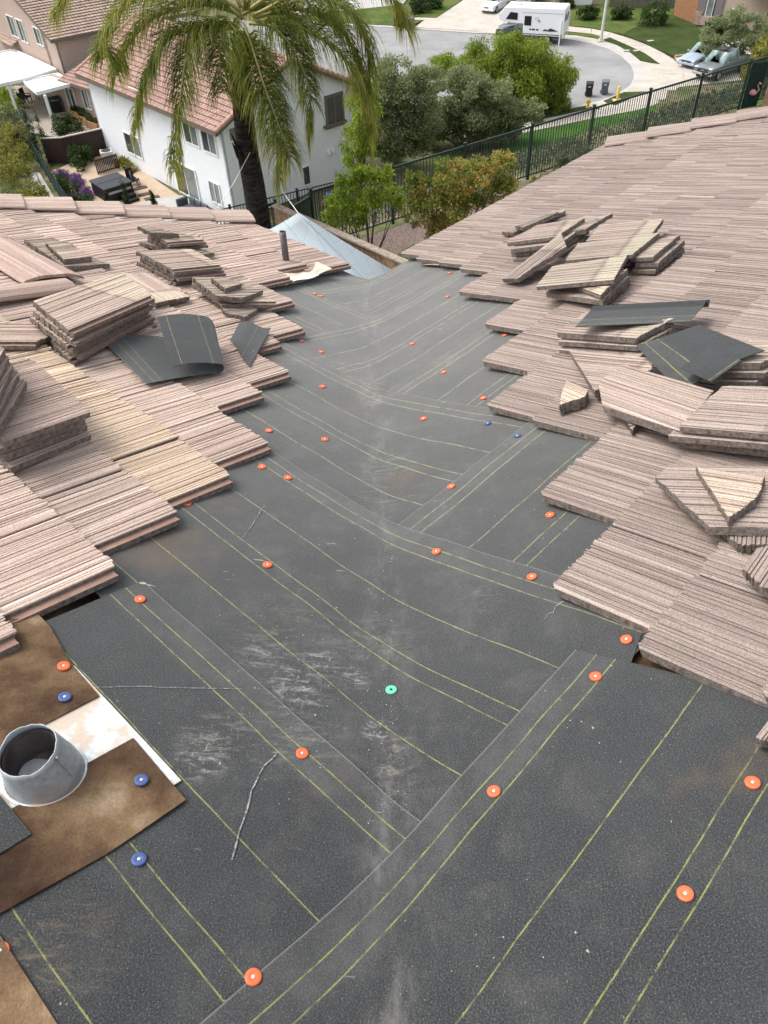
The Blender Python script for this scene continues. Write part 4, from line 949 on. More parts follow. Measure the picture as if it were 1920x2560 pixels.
# wooden board fence beside the canopy
M_WOOD = simple("weathered_cedar", (.30, .19, .115), .85, var=.35, scale=9, bump=.3); M_WOOD2 = simple("grey_cap_wood", (.30, .25, .20), .9, var=.4, scale=14, bump=.4)
w0, w1 = hz(*P1(684, 507), 12.95), hz(*P1(1045, 664), 12.95); O_ = Vector((w0.x, w0.y, YARD))
e = empty("wood_fence", O_, label="weathered cedar fence with grey cap beside the grey canopy", cat="fence")
W0, W1 = w0-O_, w1-O_; W0.z = W1.z = 0; D = (W1-W0); n = int(D.length/.15); dn = D.normalized(); pn = Vector((dn.y, -dn.x, 0))
for i in range(n):
    c, d = W0.lerp(W1, (i+.03)/n), W0.lerp(W1, (i+.97)/n); off = pn*random.uniform(-.006, .006)
    MB().bar(c+off+Vector((0, 0, .88)), d+off+Vector((0, 0, .88)), .02, 1.68).build("board", M_WOOD, e)
for i in range(0, n+1, 3):
    c = W0.lerp(W1, min(1, i/n))-pn*.03; MB().box((c.x, c.y, .86), (.07, .035, 1.6), math.atan2(dn.y, dn.x)).build("batten", M_WOOD, e)
MB().bar(W0+Vector((0, 0, 1.80)), W1+Vector((0, 0, 1.80)), .17, .05).build("cap_rail", M_WOOD2, e, bevel=.008)
for z in (1.62, .2): MB().bar(W0-pn*.035+Vector((0, 0, z)), W1-pn*.035+Vector((0, 0, z)), .03, .11).build("rail", M_WOOD, e)
for i in range(0, n, 5):
    c = W0.lerp(W1, i/n)-pn*.065; MB().box((c.x, c.y, 1.52), (.03, .03, .07)).build("latch_hook", M_IRONB, e)

# ---------------------------------------------------------------- houses
def make_roof_mat(name, c):
    m = NT(name, .9, .15); uvn = m.node("ShaderNodeUVMap", uv_map="roof"); s = m.node("ShaderNodeSeparateXYZ"); m.lk(uvn.outputs[0], s.inputs[0])
    w = m.math('ABSOLUTE', m.math('SINE', m.math('MULTIPLY', s.outputs[0], math.pi/.30)))
    fl = m.node("ShaderNodeTexWhiteNoise", noise_dimensions='2D'); cb = m.node("ShaderNodeCombineXYZ")
    m.lk(m.math('FLOOR', m.math('MULTIPLY', s.outputs[0], 1/.30)), cb.inputs[0]); m.lk(m.math('FLOOR', m.math('MULTIPLY', s.outputs[1], 1/.37)), cb.inputs[1]); m.lk(cb.outputs[0], fl.inputs[0])
    cc = m.ramp(fl.outputs[0], [(0, tuple(x*.85 for x in c)), (.5, c), (1, tuple(min(1, x*1.18) for x in c))])
    n = m.noise(m.tc.outputs["Object"], 2.0, 4, .6); cc = m.mix(1.0, cc, m.ramp(n, [(.3, .85), (.7, 1.1)]), 'MULTIPLY')
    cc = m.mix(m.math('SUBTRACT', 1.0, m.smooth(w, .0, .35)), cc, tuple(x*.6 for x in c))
    m.col(cc); m.bump(w, .9, .05); return m.mat
M_RT = make_roof_mat("clay_roof_tile", (.345, .225, .188)); M_RT2 = make_roof_mat("pale_clay_roof_tile", (.38, .285, .235))
M_TRIM = simple("olive_trim", (.14, .12, .09), .8); M_WHITE = simple("white_stucco", (.72, .745, .77), .9, var=.04, bump=.15, bscale=25); M_PINK = simple("taupe_stucco", (.42, .325, .275), .9, var=.06, bump=.15, bscale=25)
M_GLASS = simple("window_glass", (.05, .06, .065), .12, var=.3, scale=.8, spec=.7); M_GLASSL = simple("pale_window_glass", (.17, .20, .19), .15, var=.3, scale=.8, spec=.7); M_WTRIM = simple("white_window_frame", (.78, .78, .76), .6)
M_PAINT = simple("white_paint", (.80, .81, .80), .6, var=.04)
def roof_slope(parent, org, eA, eB, rB, rA, mat, cap=True, name="tile_course"):
    """stepped courses between an eave eA-eB and a ridge rA-rB; each course a strip of its own"""
    sl = ((rA-eA).length+(rB-eB).length)/2; n = max(2, int(round(sl/.37)))
    nrm = (eB-eA).cross(rA-eA).normalized()
    if nrm.z < 0: nrm = -nrm
    ax = (eB-eA).normalized()
    for i in range(n):
        a0, b0, a1, b1 = eA.lerp(rA, i/n), eB.lerp(rB, i/n), eA.lerp(rA, min(1, (i+1.12)/n)), eB.lerp(rB, min(1, (i+1.12)/n))
        up0, up1 = nrm*.11, nrm*.02
        V = [a0+up0, b0+up0, b1+up1, a1+up1, a0-nrm*.0, b0-nrm*.0, b1-nrm*.03, a1-nrm*.03]; V = [v-org for v in V]
        o = mesh_obj(name, V, [(0, 1, 2, 3), (4, 0, 3, 7), (1, 5, 6, 2), (4, 5, 1, 0)], mat, parent)
        L_ = o.data.uv_layers.new(name="roof")
        for lp in o.data.loops: v = V[lp.vertex_index]+org-eA; L_.data[lp.index].uv = (v.dot(ax), i*.37+.18)
def wall_quad(parent, org, pts, z0, mat, name="wall", th=.15):
    """pts: [(plan xy, top z), ...] along a wall"""
    for (p, zp), (q, zq) in zip(pts[:-1], pts[1:]):
        p, q = Vector((p[0], p[1], 0)), Vector((q[0], q[1], 0)); d = (q-p).normalized(); nn = Vector((d.y, -d.x, 0))*-th
        V = [p+Vector((0, 0, z0)), q+Vector((0, 0, z0)), q+Vector((0, 0, zq)), p+Vector((0, 0, zp))]; V += [v+nn for v in V]; V = [v-org for v in V]
        mesh_obj(name, V, [(0, 1, 2, 3), (7, 6, 5, 4), (3, 2, 6, 7), (0, 3, 7, 4), (1, 5, 6, 2), (4, 5, 1, 0)], mat, parent)
def window(parent, org, fn, tl, br, p, q, n=2, glass=None, frame_m=None, name="window", fw=.07, shut=None):
    a, b = vp(*fn(*tl), p, q), vp(*fn(*br), p, q); d = Vector((q[0]-p[0], q[1]-p[1], 0)).normalized()
    if (b-a).dot(d) < 0: d = -d
    nn = Vector((d.y, -d.x, 0))
    if nn.dot(Vector((a.x, a.y, 0))) > 0: nn = -nn
    w = (b-a).dot(d); h = a.z-b.z; c = a+d*w/2-Vector((0, 0, h/2)); rz = math.atan2(d.y, d.x)
    e = bpy.data.objects.new(name, None); COL.objects.link(e); e.parent = parent; e.location = c-org+nn*.02; e.rotation_euler = (0, 0, rz)
    sgn = 1 if nn.dot(Vector((-d.y, d.x, 0))) > 0 else -1
    frame_m = frame_m or M_WTRIM
    for i in range(n): MB().box((-w/2+w*(i+.5)/n, 0, 0), (w/n-.02, .02, h-.02)).build("pane", glass[i % len(glass)] if glass else M_GLASS, e)
    f = MB(); s_ = sgn*.03
    for x in [-w/2, w/2]: f.box((x, s_*.5, 0), (fw, .08, h+fw))
    for z in (-h/2, h/2): f.box((0, s_*.5, z), (w-fw, .07, fw))
    for i in range(1, n): f.box((-w/2+w*i/n, s_*.5, 0), (fw*.8, .06, h-fw))
    f.build("frame", frame_m, e); return e
# white two-storey house
N = Vector((-8.2, 47.0, 0)); u1 = Vector((-.645, .764, 0)); u2 = Vector((.764, .645, 0)); LH_, WG, EZ, RZ = 17.0, 10.4, 5.55, 7.95
wh = empty("white_house", N, label="white two-storey house with clay tile roof behind the palm", cat="house")
NL = N+u1*LH_; NR = N+u2*WG; NB = NL+u2*WG; apx = N+u2*WG/2; apb = NL+u2*WG/2
wall_quad(wh, N, [(NL, EZ), (N, EZ), (apx, RZ-.1), (NR, EZ), (NB, EZ), (apb, RZ-.1), (NL, EZ)], 0, M_WHITE)
oh = .55; z_ = Vector((0, 0, 1)); drop = (RZ-EZ)/(WG/2)*oh
eA, eB = NL+u1*.4-u2*oh+z_*(EZ-drop+.08), N-u1*.4-u2*oh+z_*(EZ-drop+.08); rA, rB = apb+u1*.4+z_*(RZ+.08), apx-u1*.4+z_*(RZ+.08)
roof_slope(wh, N, eA, eB, rB, rA, M_RT)
fA, fB = NB+u1*.4+u2*oh+z_*(EZ-drop+.08), NR-u1*.4+u2*oh+z_*(EZ-drop+.08)
roof_slope(wh, N, fB, fA, rA, rB, M_RT)
for a, b in ((eA, eB), (eB, rB), (rB, fB), (fB, fA), (eA, rA)): MB().bar(a-N-z_*.1, b-N-z_*.1, .05, .22).build("fascia", M_TRIM, wh)
mcap = simple("ridge_barrel_tile", (.44, .27, .21), .9, var=.2)
def barrels(parent, org, a, b, mat, step=.42, r=.14):
    n = int((b-a).length/step)
    for i in range(n): p, q = a.lerp(b, i/n)-org, a.lerp(b, (i+1.1)/n)-org; mb = MB(); mb.tube([p, q], [r, r*.86], 10); mb.build("ridge_tile", mat, parent, True)
barrels(wh, N, rB+z_*.03, rA+z_*.03, mcap); barrels(wh, N, eB+z_*.06, rB+z_*.06, mcap); barrels(wh, N, fB+z_*.06, rB+z_*.06, mcap); barrels(wh, N, eA+z_*.06, rA+z_*.06, mcap)
pl = (N, NL); pr = (N, NR)
dg = [M_GLASS, M_GLASSL]
window(wh, N, r1, (1172, 735), (1297, 955), *pl, glass=dg); window(wh, N, r1, (1290, 782), (1415, 1012), *pl, glass=dg)
window(wh, N, r1, (838, 565), (940, 690), *pl, glass=dg); window(wh, N, r1, (800, 850), (930, 1030), *pl, glass=dg)
window(wh, N, r1, (1120, 1035), (1305, 1310), *pl, glass=[M_GLASS, M_GLASSL], name="sliding_door", fw=.1); window(wh, N, r1, (1352, 1165), (1445, 1335), *pl, glass=[M_GLASSL])
window(wh, N, r2, (332, 832), (392, 905), *pr, n=1, glass=[M_GLASSL]); window(wh, N, r2, (815, 1085), (872, 1188), *pr, n=1)
e = window(wh, N, r2, (965, 632), (1085, 795), *pr, frame_m=M_TRIM, fw=.16)
a, b = vp(*r2(955, 825), *pr), vp(*r2(1095, 800), *pr); d = (b-a); d.z = 0
MB().bar(a-N+u1*-.12, a+d-N+u1*-.12, .25, .16).build("window_sill", M_TRIM, wh)
for (x, y) in ((985, 985), (1010, 975)):
    c = vp(*r2(x, y), *pr)-N-u1*.1; MB().box(c, (.2, .2, .22)).build("flood_light", M_PAINT, wh)
# taupe house at the left
C0 = hz(*r1(410, 452), 2.9); C0.z = 0; w1d = Vector((-.61, .792, 0)); w2d = Vector((.792, .61, 0))
th = empty("taupe_house", C0, label="taupe two-storey house with white patio cover at far left", cat="house")
TE = 5.4; LF = 22.0; CL = C0+w1d*LF; CB = C0+w2d*11; pk = 4.0
wall_quad(th, C0, [(CL, TE), (C0+w1d*LF/2, TE+pk), (C0, TE), (CB, TE)], 0, M_PINK)
ea, eb = C0-w1d*.5-w2d*.5+z_*(TE-.25), CB-w1d*.5+w2d*2+z_*(TE-.25); ra, rb = C0+w1d*LF/2-w2d*.5+z_*(TE+pk+.05), CB+w1d*LF/2+w2d*2+z_*(TE+pk+.05)
roof_slope(th, C0, ea, eb, rb, ra, M_RT2)
la, lb_ = CL+w1d*.5-w2d*.5+z_*(TE-.25), CL+w1d*.5+w2d*13+z_*(TE-.25)
roof_slope(th, C0, lb_, la, ra, rb, M_RT2)
for a, b in ((ea, eb), (ea, ra), (la, ra)): MB().bar(a-C0-z_*.08, b-C0-z_*.08, .05, .24).build("fascia", M_TRIM, th)
pf = (C0, CL)
window(th, C0, r1, (38, 92), (128, 248), *pf, glass=dg); window(th, C0, r1, (100, 118), (188, 282), *pf, glass=dg); window(th, C0, r1, (212, 170), (290, 302), *pf, glass=dg)
a = vp(*r1(255, 100), *pf)-C0; b = vp(*r1(342, 430), *pf)-C0; MB().bar((b.x-.05, b.y-.08, a.z-.4), (b.x-.05, b.y-.08, b.z), .09).build("downpipe", M_PINK, th)
# lower wing with slider
S0, S1 = hz(*r1(420, 720), 0), hz(*r1(692, 812), 0); S0 = S1+(S0-S1).normalized()*7.6
wd = (S1-S0).normalized(); wn_ = Vector((wd.y, -wd.x, 0)); wn_ = wn_ if wn_.y > 0 else -wn_
wall_quad(th, C0, [(S0, 2.7), (S1, 2.7), (S1+wn_*6, 2.7)], 0, M_PINK)
ga, gb = S1-wd*4.9-wn_*.45+z_*2.62, S1+wd*.35-wn_*.45+z_*2.62; ha, hb_ = S1-wd*4.4+wn_*3.6+z_*4.0, S1+wd*.35+wn_*3.6+z_*4.0
roof_slope(th, C0, ga, gb, hb_, ha, M_RT)
MB().bar(ga-C0-z_*.06, gb-C0-z_*.06, .06, .2).build("gutter", M_TRIM, th)
pw = (S0, S1)
window(th, C0, r1, (415, 560), (515, 735), *pw, glass=[M_GLASSL, M_GLASS], name="sliding_door", fw=.09); window(th, C0, r1, (522, 572), (598, 712), *pw, glass=dg)
# lean-to roof glimpsed at the left edge
q0 = hz(*r1(-60, 235), 3.2); q1 = hz(*r1(75, 305), 3.2)
roof_slope(th, C0, q0, q1, q1+Vector((3.2, 5, 2.2)), q0+Vector((3.2, 5, 2.2)), M_RT2)
# white patio cover
pc = empty("patio_cover", (*hz(*r1(225, 605), 0).xy, 0), label="white patio cover with square posts beside the taupe house", cat="patio cover"); PO = pc.location.copy()
def cover(lst, z, name):
    ps = pix(r1, lst, z); o = MB().prism([(p.x-PO.x, p.y-PO.y) for p in ps], z-.14, z).build(name, make_conc("cover_sheet", (.66, .68, .66)) if name == "roof_panel" else M_PAINT, pc); return ps
A_ = cover([(-20, 345), (88, 322), (365, 452), (130, 520), (-20, 552)], 2.75, "roof_panel"); B_ = cover([(150, 525), (375, 478), (472, 542), (240, 602)], 2.6, "roof_panel")
for ps in (A_, B_):
    for a, b in zip(ps, ps[1:]+ps[:1]): MB().bar(a-PO-z_*.04, b-PO-z_*.04, .14, .24).build("beam", M_PAINT, pc)
for (x, y) in ((358, 835), (128, 770)):
    c = hz(*r1(x, y), .05)-PO; MB().box((c.x, c.y, 1.28), (.2, .2, 2.5)).build("post", M_PAINT, pc, bevel=.02)
# house and side fence at the top right
gh = [hz(*r4(x, y), .1) for x, y in ((905, 122), (1068, 190), (1250, 218), (1500, 330))]
G0 = gh[1]; fh = empty("tan_house", G0, label="tan stucco house with stone base at the top right corner", cat="house"); gx = Vector((.80, -.60, 0)); gy = Vector((.6, .8, 0))
M_TANS = simple("tan_house_stucco", (.46, .37, .30), .9, var=.06)
wall_quad(fh, G0, [(G0+gy*8, 5.5), (G0, 5.5), (G0+gx*16, 5.5)], 0, M_TANS)
MB().box(gx*.3+z_*.55-gy*.06, (.7, .35, 1.1), math.atan2(gx.y, gx.x)).build("stone_base", simple("stone_veneer", (.38, .27, .2), .9, var=.4, scale=7, bump=.6, bscale=8), fh)
MB().box(gx*3.2+z_*.4-gy*.08, (5.6, .3, .8), math.atan2(gx.y, gx.x)).build("stone_base", M_PINK, fh)
pg = (G0, G0+gx*10)
window(fh, G0, r4, (1195, -40), (1250, 160), *pg, glass=[M_GLASSL, M_GLASS]); 
for (x, y) in ((1130, 60), (1268, 70)):
    c = vp(*r4(x, y), *pg)-G0-gy*.06; MB().box(c, (.75, .08, 2.2), math.atan2(gx.y, gx.x)).build("shutter", simple("slate_shutter", (.20, .17, .18), .7), fh)
window(fh, G0, r4, (1375, 70), (1420, 150), *pg, n=1, glass=[M_GLASSL])
roof_slope(fh, G0, G0+gx*4-gy*2.6+z_*3.4, G0+gx*16-gy*2.6+z_*3.4, G0+gx*16+gy*1+z_*5.2, G0+gx*4+gy*1+z_*5.2, M_RT2)
MB().bar(gx*4-gy*2.65+z_*3.3, gx*16-gy*2.65+z_*3.3, .12, .2).build("gutter", M_PAINT, fh)
ft = empty("board_fence", gh[0], label="tall reddish board fence beside the tan house", cat="fence"); D = gh[1]-gh[0]; n = 16; M_RED = simple("red_cedar", (.27, .135, .07), .85, var=.2)
for i in range(n):
    c, d = D*((i+.02)/n), D*((i+.95)/n); MB().bar(c+z_*1.5, d+z_*1.5, .04, 3.0).build("board", M_RED, ft)
MB().bar(z_*3.02, D+z_*3.02, .1, .08).build("top_cap", M_RED, ft)
# grey old fence behind the lawn
g0, g1 = hz(*r4(390, 60), .1), hz(*r4(905, 70), .1); of = empty("old_fence", g0, label="old grey board fence behind the far lawn", cat="fence"); D = g1-g0; n = 30; M_OLD = simple("old_grey_wood", (.11, .095, .085), .9, var=.4)
for i in range(n): MB().bar(D*((i+.03)/n)+z_*.95, D*((i+.95)/n)+z_*.95, .03, 1.9+random.uniform(-.04, .04)).build("board", M_OLD, of)
# garage of the house across the road (only its foot shows)
h0, h1 = hz(*r3(1420, 40), .1), hz(*r3(1659, 30), .1); og = empty("opposite_house", h0, label="beige house wall just showing behind the camper", cat="house"); D = (h1-h0); D.z = 0
wall_quad(og, h0, [(h0-D*.4, 5), (h0+D*1.0, 5)], 0, M_TANS); MB().box(D*.35+z_*1.1-Vector((0, .12, 0)), (3.0, .1, 2.2), math.atan2(D.y, D.x)).build("garage_door", M_PAINT, og)
# ================================================================ plants
def leaf_mat(name, stops, rough=.6, scale=1.2):
    m = NT(name, rough, .3); co = m.tc.outputs["Object"]; at = m.node("ShaderNodeAttribute", attribute_name="tone")
    n = m.noise(co, scale, 3, .6)
    f = m.math('ADD', m.math('MULTIPLY', n, .55), m.math('MULTIPLY', at.outputs["Fac"], .45))
    m.col(m.ramp(f, stops)); tl = m.node("ShaderNodeBsdfTranslucent"); m.lk(m.b.inputs["Base Color"].links[0].from_socket, tl.inputs[0])
    mx = m.node("ShaderNodeMixShader"); mx.inputs[0].default_value = .5; m.lk(m.b.outputs[0], mx.inputs[1]); m.lk(tl.outputs[0], mx.inputs[2]); m.lk(mx.outputs[0], m.n["Material Output"].inputs[0])
    return m.mat
def set_tone(o, vals):
    a = o.data.attributes.new("tone", 'FLOAT', 'FACE'); a.data.foreach_set("value", vals)
def leaf_cloud(name, mat, parent, clumps, n, size, asp=.45, droop=0.0, org=Vector((0, 0, 0)), shell=.5, seed=1, sub=0):
    """n leaves spread through overlapping ellipsoid clumps: (centre, (rx,ry,rz), weight)"""
    R_ = np.random.default_rng(seed)
    if sub:
        out = []
        for c in clumps:
            r_ = np.array(c[1])
            for _ in range(sub):
                q = R_.normal(size=3); q /= np.linalg.norm(q); k_ = (.45+.65*R_.random()**.6); f_ = R_.uniform(.2, .48)
                out.append((Vector(c[0])+Vector(q*r_*k_), tuple(r_*f_*np.array([1, 1, 1.25 if droop else .8])), (c[2] if len(c) > 2 else 1)*f_))
        clumps = out
    wts = np.array([c[2] if len(c) > 2 else 1.0 for c in clumps], float); wts /= wts.sum()
    pick = R_.choice(len(clumps), n, p=wts); V = np.zeros((n, 4, 3)); tone = R_.random(n)
    cen = np.array([tuple(c[0]) for c in clumps]); rr = np.array([c[1] for c in clumps])
    d = R_.normal(size=(n, 3)); d /= np.linalg.norm(d, axis=1)[:, None]; rad_ = shell+(1-shell)*R_.random(n)**.5
    rad_ *= 1+.18*np.sin(d[:, 0]*7+pick)*np.sin(d[:, 1]*6+pick*2)*np.cos(d[:, 2]*5)
    pos = cen[pick]+d*rr[pick]*rad_[:, None]
    a = R_.normal(size=(n, 3)); a[:, 2] -= droop*1.6; a += d*.5; a /= np.linalg.norm(a, axis=1)[:, None]
    b = np.cross(a, R_.normal(size=(n, 3))); b /= np.linalg.norm(b, axis=1)[:, None]
    L_ = size*(.6+.8*R_.random(n))[:, None]; W_ = L_*asp
    V[:, 0] = pos-b*W_*.12; V[:, 1] = pos+a*L_*.5+b*W_*.5; V[:, 2] = pos+a*L_+np.cross(a, b)*L_*.15; V[:, 3] = pos+a*L_*.5-b*W_*.5
    V -= np.array(tuple(org)); me = bpy.data.meshes.new(name); me.vertices.add(n*4); me.vertices.foreach_set("co", V.reshape(-1))
    me.loops.add(n*4); me.loops.foreach_set("vertex_index", np.arange(n*4)); me.polygons.add(n); me.polygons.foreach_set("loop_start", np.arange(n)*4); me.update(calc_edges=True)
    me.materials.append(mat); o = bpy.data.objects.new(name, me); COL.objects.link(o); o.parent = parent
    set_tone(o, tone*.8+.1*rad_); return o
M_BARK = simple("grey_bark", (.13, .10, .08), .95, var=.4, scale=12, bump=.6)
def limbs(mb, base, tips, r0, seed=0):
    r = random.Random(seed)
    for t in tips:
        t = Vector(t); b = Vector(base); mid = b.lerp(t, .45)+Vector((r.uniform(-.2, .2), r.uniform(-.2, .2), r.uniform(0, .4)))*(t-b).length*.2
        pts = [b+(mid-b)*f for f in (0, .5)]+[mid+(t-mid)*f for f in (0, .5, 1)]; mb.tube(pts, [r0, r0*.75, r0*.55, r0*.32, r0*.1], 6)
G_PEPPER = leaf_mat("pepper_tree_leaf", [(.2, (.07, .12, .014)), (.45, (.20, .29, .035)), (.65, (.36, .43, .055)), (.85, (.52, .55, .10))])
G_OLIVE = leaf_mat("olive_leaf", [(.2, (.10, .13, .055)), (.5, (.25, .30, .14)), (.75, (.38, .43, .23)), (.9, (.48, .52, .33))])
G_PHOT = leaf_mat("photinia_leaf", [(.25, (.07, .13, .022)), (.45, (.20, .28, .05)), (.56, (.44, .42, .09)), (.67, (.62, .33, .11)), (.85, (.74, .42, .24))], scale=2.2)
G_CIT = leaf_mat("citrus_leaf", [(.22, (.12, .20, .02)), (.45, (.30, .42, .05)), (.65, (.48, .58, .08)), (.85, (.66, .64, .13))])
G_YEL = leaf_mat("yellow_shrub_leaf", [(.25, (.08, .10, .02)), (.5, (.22, .22, .045)), (.75, (.42, .38, .07))])
G_SAGE = leaf_mat("sage_leaf", [(.25, (.05, .07, .035)), (.6, (.12, .14, .085)), (.85, (.2, .22, .15))])
G_GRN = leaf_mat("green_shrub_leaf", [(.25, (.018, .04, .008)), (.55, (.045, .085, .018)), (.85, (.1, .15, .035))])
G_CYP = leaf_mat("cypress_leaf", [(.25, (.014, .032, .012)), (.6, (.03, .06, .02)), (.85, (.06, .1, .03))])
G_LAV = leaf_mat("lavender_flower", [(.25, (.06, .035, .10)), (.55, (.13, .06, .22)), (.85, (.2, .12, .3))])
G_FLW = leaf_mat("orange_flower_bush", [(.25, (.03, .06, .012)), (.7, (.09, .14, .03)), (.86, (.6, .14, .03))])
def tree(name, base, clumps, n, size, mat, label, cat="tree", r0=.16, seed=1, droop=0.0, asp=.45, tips=None, group=None, shell=.15, sub=16):
    base = Vector(base); e = empty(name, base, label=label, cat=cat, group=group); mb = MB(); cl_ = [(Vector(c[0])-base, *c[1:]) for c in clumps]
    limbs(mb, (0, 0, 0), tips or [c[0]+Vector((0, 0, c[1][2]*.2)) for c in cl_], r0, seed); mb.build("trunk", M_BARK, e, True)
    leaf_cloud("crown", mat, e, cl_, n, size, asp, droop, seed=seed, shell=shell, sub=sub); return e
def ck(lst, y):                                    # clumps from photo positions at plan distance y: (u, v, radius m, weight, dy)
    out = []
    for u, v, r, *rest in lst:
        out.append((at_y(u, v, y+(rest[0] if rest else 0)), (r, r, r*.85), r*r))
    return out
# trees between the white house and the cul-de-sac
pb = hz(1080, 268, 0)
tree("pepper_tree", (pb.x, pb.y, 0), ck([(1100, 112, 1.5), (1040, 132, 1.5), (975, 148, 1.3), (1150, 132, 1.6), (1190, 165, 1.6), (1120, 170, 2.2), (1050, 170, 2.0), (1185, 205, 1.4), (1108, 88, .7), (950, 140, .8), (1215, 150, 1.0), (1150, 215, 1.8), (1085, 215, 1.8), (1200, 235, 1.0)], 65), 80000, .24, G_PEPPER, "bright feathery pepper tree before the cul-de-sac", droop=.9, asp=.22, r0=.22, seed=3, sub=34)
ob = hz(1010, 315, 0)
tree("olive_tree", (ob.x, ob.y-1, 0), ck([(1010, 200, 1.6), (960, 225, 1.5), (1060, 215, 1.5), (1010, 250, 1.7), (1100, 250, 1.2), (950, 262, 1.3), (1060, 262, 1.4), (1150, 242, .9), (1010, 285, 1.2), (930, 290, 1.0), (1090, 280, 1.0)], 58), 60000, .17, G_OLIVE, "dark olive tree in front of the pepper tree", r0=.2, seed=4, sub=34)
ob = hz(850, 345, 0)
tree("olive_tree", (ob.x, ob.y, 0), ck([(860, 165, 1.4), (830, 210, 1.3), (890, 215, 1.5), (850, 260, 1.4), (905, 265, 1.3), (870, 305, 1.2), (925, 180, 1.1), (800, 300, .8), (840, 325, .9), (900, 300, 1.1)], 54), 50000, .16, G_OLIVE, "greyish olive tree right of the white house", r0=.18, seed=5, sub=34)
tree("bottlebrush_tree", (*hz(775, 390, 3.0).xy, ground_z(*hz(775, 390, 3.0).xy)), ck([(775, 250, 1.0), (780, 300, .9), (770, 345, .7), (795, 215, .8)], 44), 9000, .2, G_PEPPER, "yellow-green weeping tree at the corner of the white house", droop=1.0, asp=.25, r0=.12, seed=6)
# far side of the road and right corner
tree("olive_tree", hz(*r4(1400, 500), 0), ck([(1560, 70, 1.3), (1610, 90, 1.4), (1590, 45, 1.2), (1535, 95, 1.0), (1640, 60, 1.3)], 74), 14000, .17, G_OLIVE, "grey-leaved tree over the parked pickup", r0=.12, seed=7, shell=.2)
tree("feathery_shrub", (*FR.xy, YARD-.6), [(at_y(1655, 128, 31), (.8, .8, .7), 1), (at_y(1700, 140, 30), (.9, .9, .8), 1), (at_y(1640, 140, 31.5), (.4, .4, .35), .4)], 5000, .16, G_YEL, "yellow-green shrub at the end of the long fence", cat="shrub", seed=8, r0=.05)
for i, (u, v, y, r, m_, lb) in enumerate([(1545, 58, 86, 1.0, G_FLW, "orange flowering bush by the tan house wall"), (1410, 35, 100, 1.6, G_GRN, "dark rounded bush at the end of the grey fence"), (1340, 30, 104, 1.0, G_GRN, "low dark bush before the old grey fence"), (1270, 30, 104, 1.0, G_GRN, "dark bush behind the camper lawn"), (1600, 40, 84, .7, G_GRN, "narrow cactus-like shrub by the house window"),
      (905, 12, 104, 1.3, G_GRN, "dark hedge bush beside the sloping far lawn"), (935, 5, 107, 1.2, G_GRN, "right hedge bush beside the sloping far lawn"), (1225, 8, 110, .8, G_GRN, "small dark bush behind the camper")]):
    p = hz(u, v+r*12, .1)
    tree("garden_bush", p, [(p+Vector((dx*r*.7, dy*r*.6, r*(.5+.2*dz))), (r*.7, r*.7, r*.6), 1) for dx, dy, dz in ((-.7, 0, 0), (.6, .3, .3), (0, -.3, 1), (.2, .5, .2))], 2200, .2, m_, lb, cat="bush", r0=.04, seed=20+i)
# our own yard
def yard_bush(name, lst, y, n, size, mat, label, seed, asp=.5, base=None, r0=.05, shell=.25, droop=0.0, tips=None):
    cl_ = ck(lst, y); bx = sum((c[0].x for c in cl_))/len(cl_); return tree(name, (bx, y, YARD) if base is None else base, cl_, n, size, mat, label, cat="shrub", r0=r0, seed=seed, asp=asp, shell=shell, droop=droop)
yard_bush("photinia_bush", [(925, 420, .42), (985, 400, .5), (1050, 400, .5), (960, 460, .5), (1020, 460, .55), (900, 455, .32), (1085, 420, .35), (1070, 355, .3), (950, 500, .4), (990, 370, .3), (1090, 345, .22), (1035, 500, .3), (900, 395, .25)], 17.0, 20000, .075, G_PHOT, "rust and green leafed bush beyond the right eave", 31, asp=.42)
yard_bush("citrus_bush", [(745, 400, .26), (775, 385, .24), (735, 440, .3), (790, 430, .3), (820, 385, .22), (765, 470, .3), (720, 470, .22), (815, 430, .2), (850, 425, .22), (835, 370, .15), (790, 375, .2), (860, 440, .15)], 17.6, 5200, .09, G_CIT, "bright lime-green citrus shrub in front of the corner fence", 32, r0=.025)
for i, (u, v, r, lb) in enumerate([(1210, 372, .14, "small yellow-green plant at the right eave edge"), (1160, 395, .14, "small yellow plant at the foot of the fence")]):
    yard_bush("small_plant", [(u, v, r), (u+6, v+8, r*.8)], 21.5-i*1.5, 240, .09, G_YEL, lb, 40+i, r0=.01)
yard_bush("dry_shrub", [(1240, 352, .4), (1265, 338, .35), (1215, 362, .3)], 22.5, 2400, .09, G_SAGE, "dry flowering shrub against the long fence", 43, asp=.3, r0=.02)
# strap-leaved plant by the wood fence
def strap_plant(p, n, h, mat, label, name="strap_plant", seed=1):
    r = random.Random(seed); e = empty(name, p, label=label, cat="plant")
    for i in range(n):
        az = r.uniform(0, 6.28); ln = h*r.uniform(.7, 1.1); sp = r.uniform(.15, .5); d = Vector((math.cos(az), math.sin(az), 0)); sd = Vector((-d.y, d.x, 0)); mb = MB(); P = []
        for k in range(6):
            f = k/5; c = d*(sp*ln*f+.25*ln*f*f*sp)+Vector((0, 0, ln*(f-.28*f*f*sp*2))); w = .035*(1-f)**.6+.004; P += [c-sd*w+Vector((0, 0, .01)), c+sd*w+Vector((0, 0, .01)), c-Vector((0, 0, .008))]
        F_ = []
        for k in range(5): a = k*3; F_ += [(a, a+2, a+5, a+3), (a+2, a+1, a+4, a+5)]
        mb.add(P, F_); mb.build("leaf", mat, e, True)
M_STRAP = simple("strap_leaf", (.10, .20, .03), .5, var=.3)
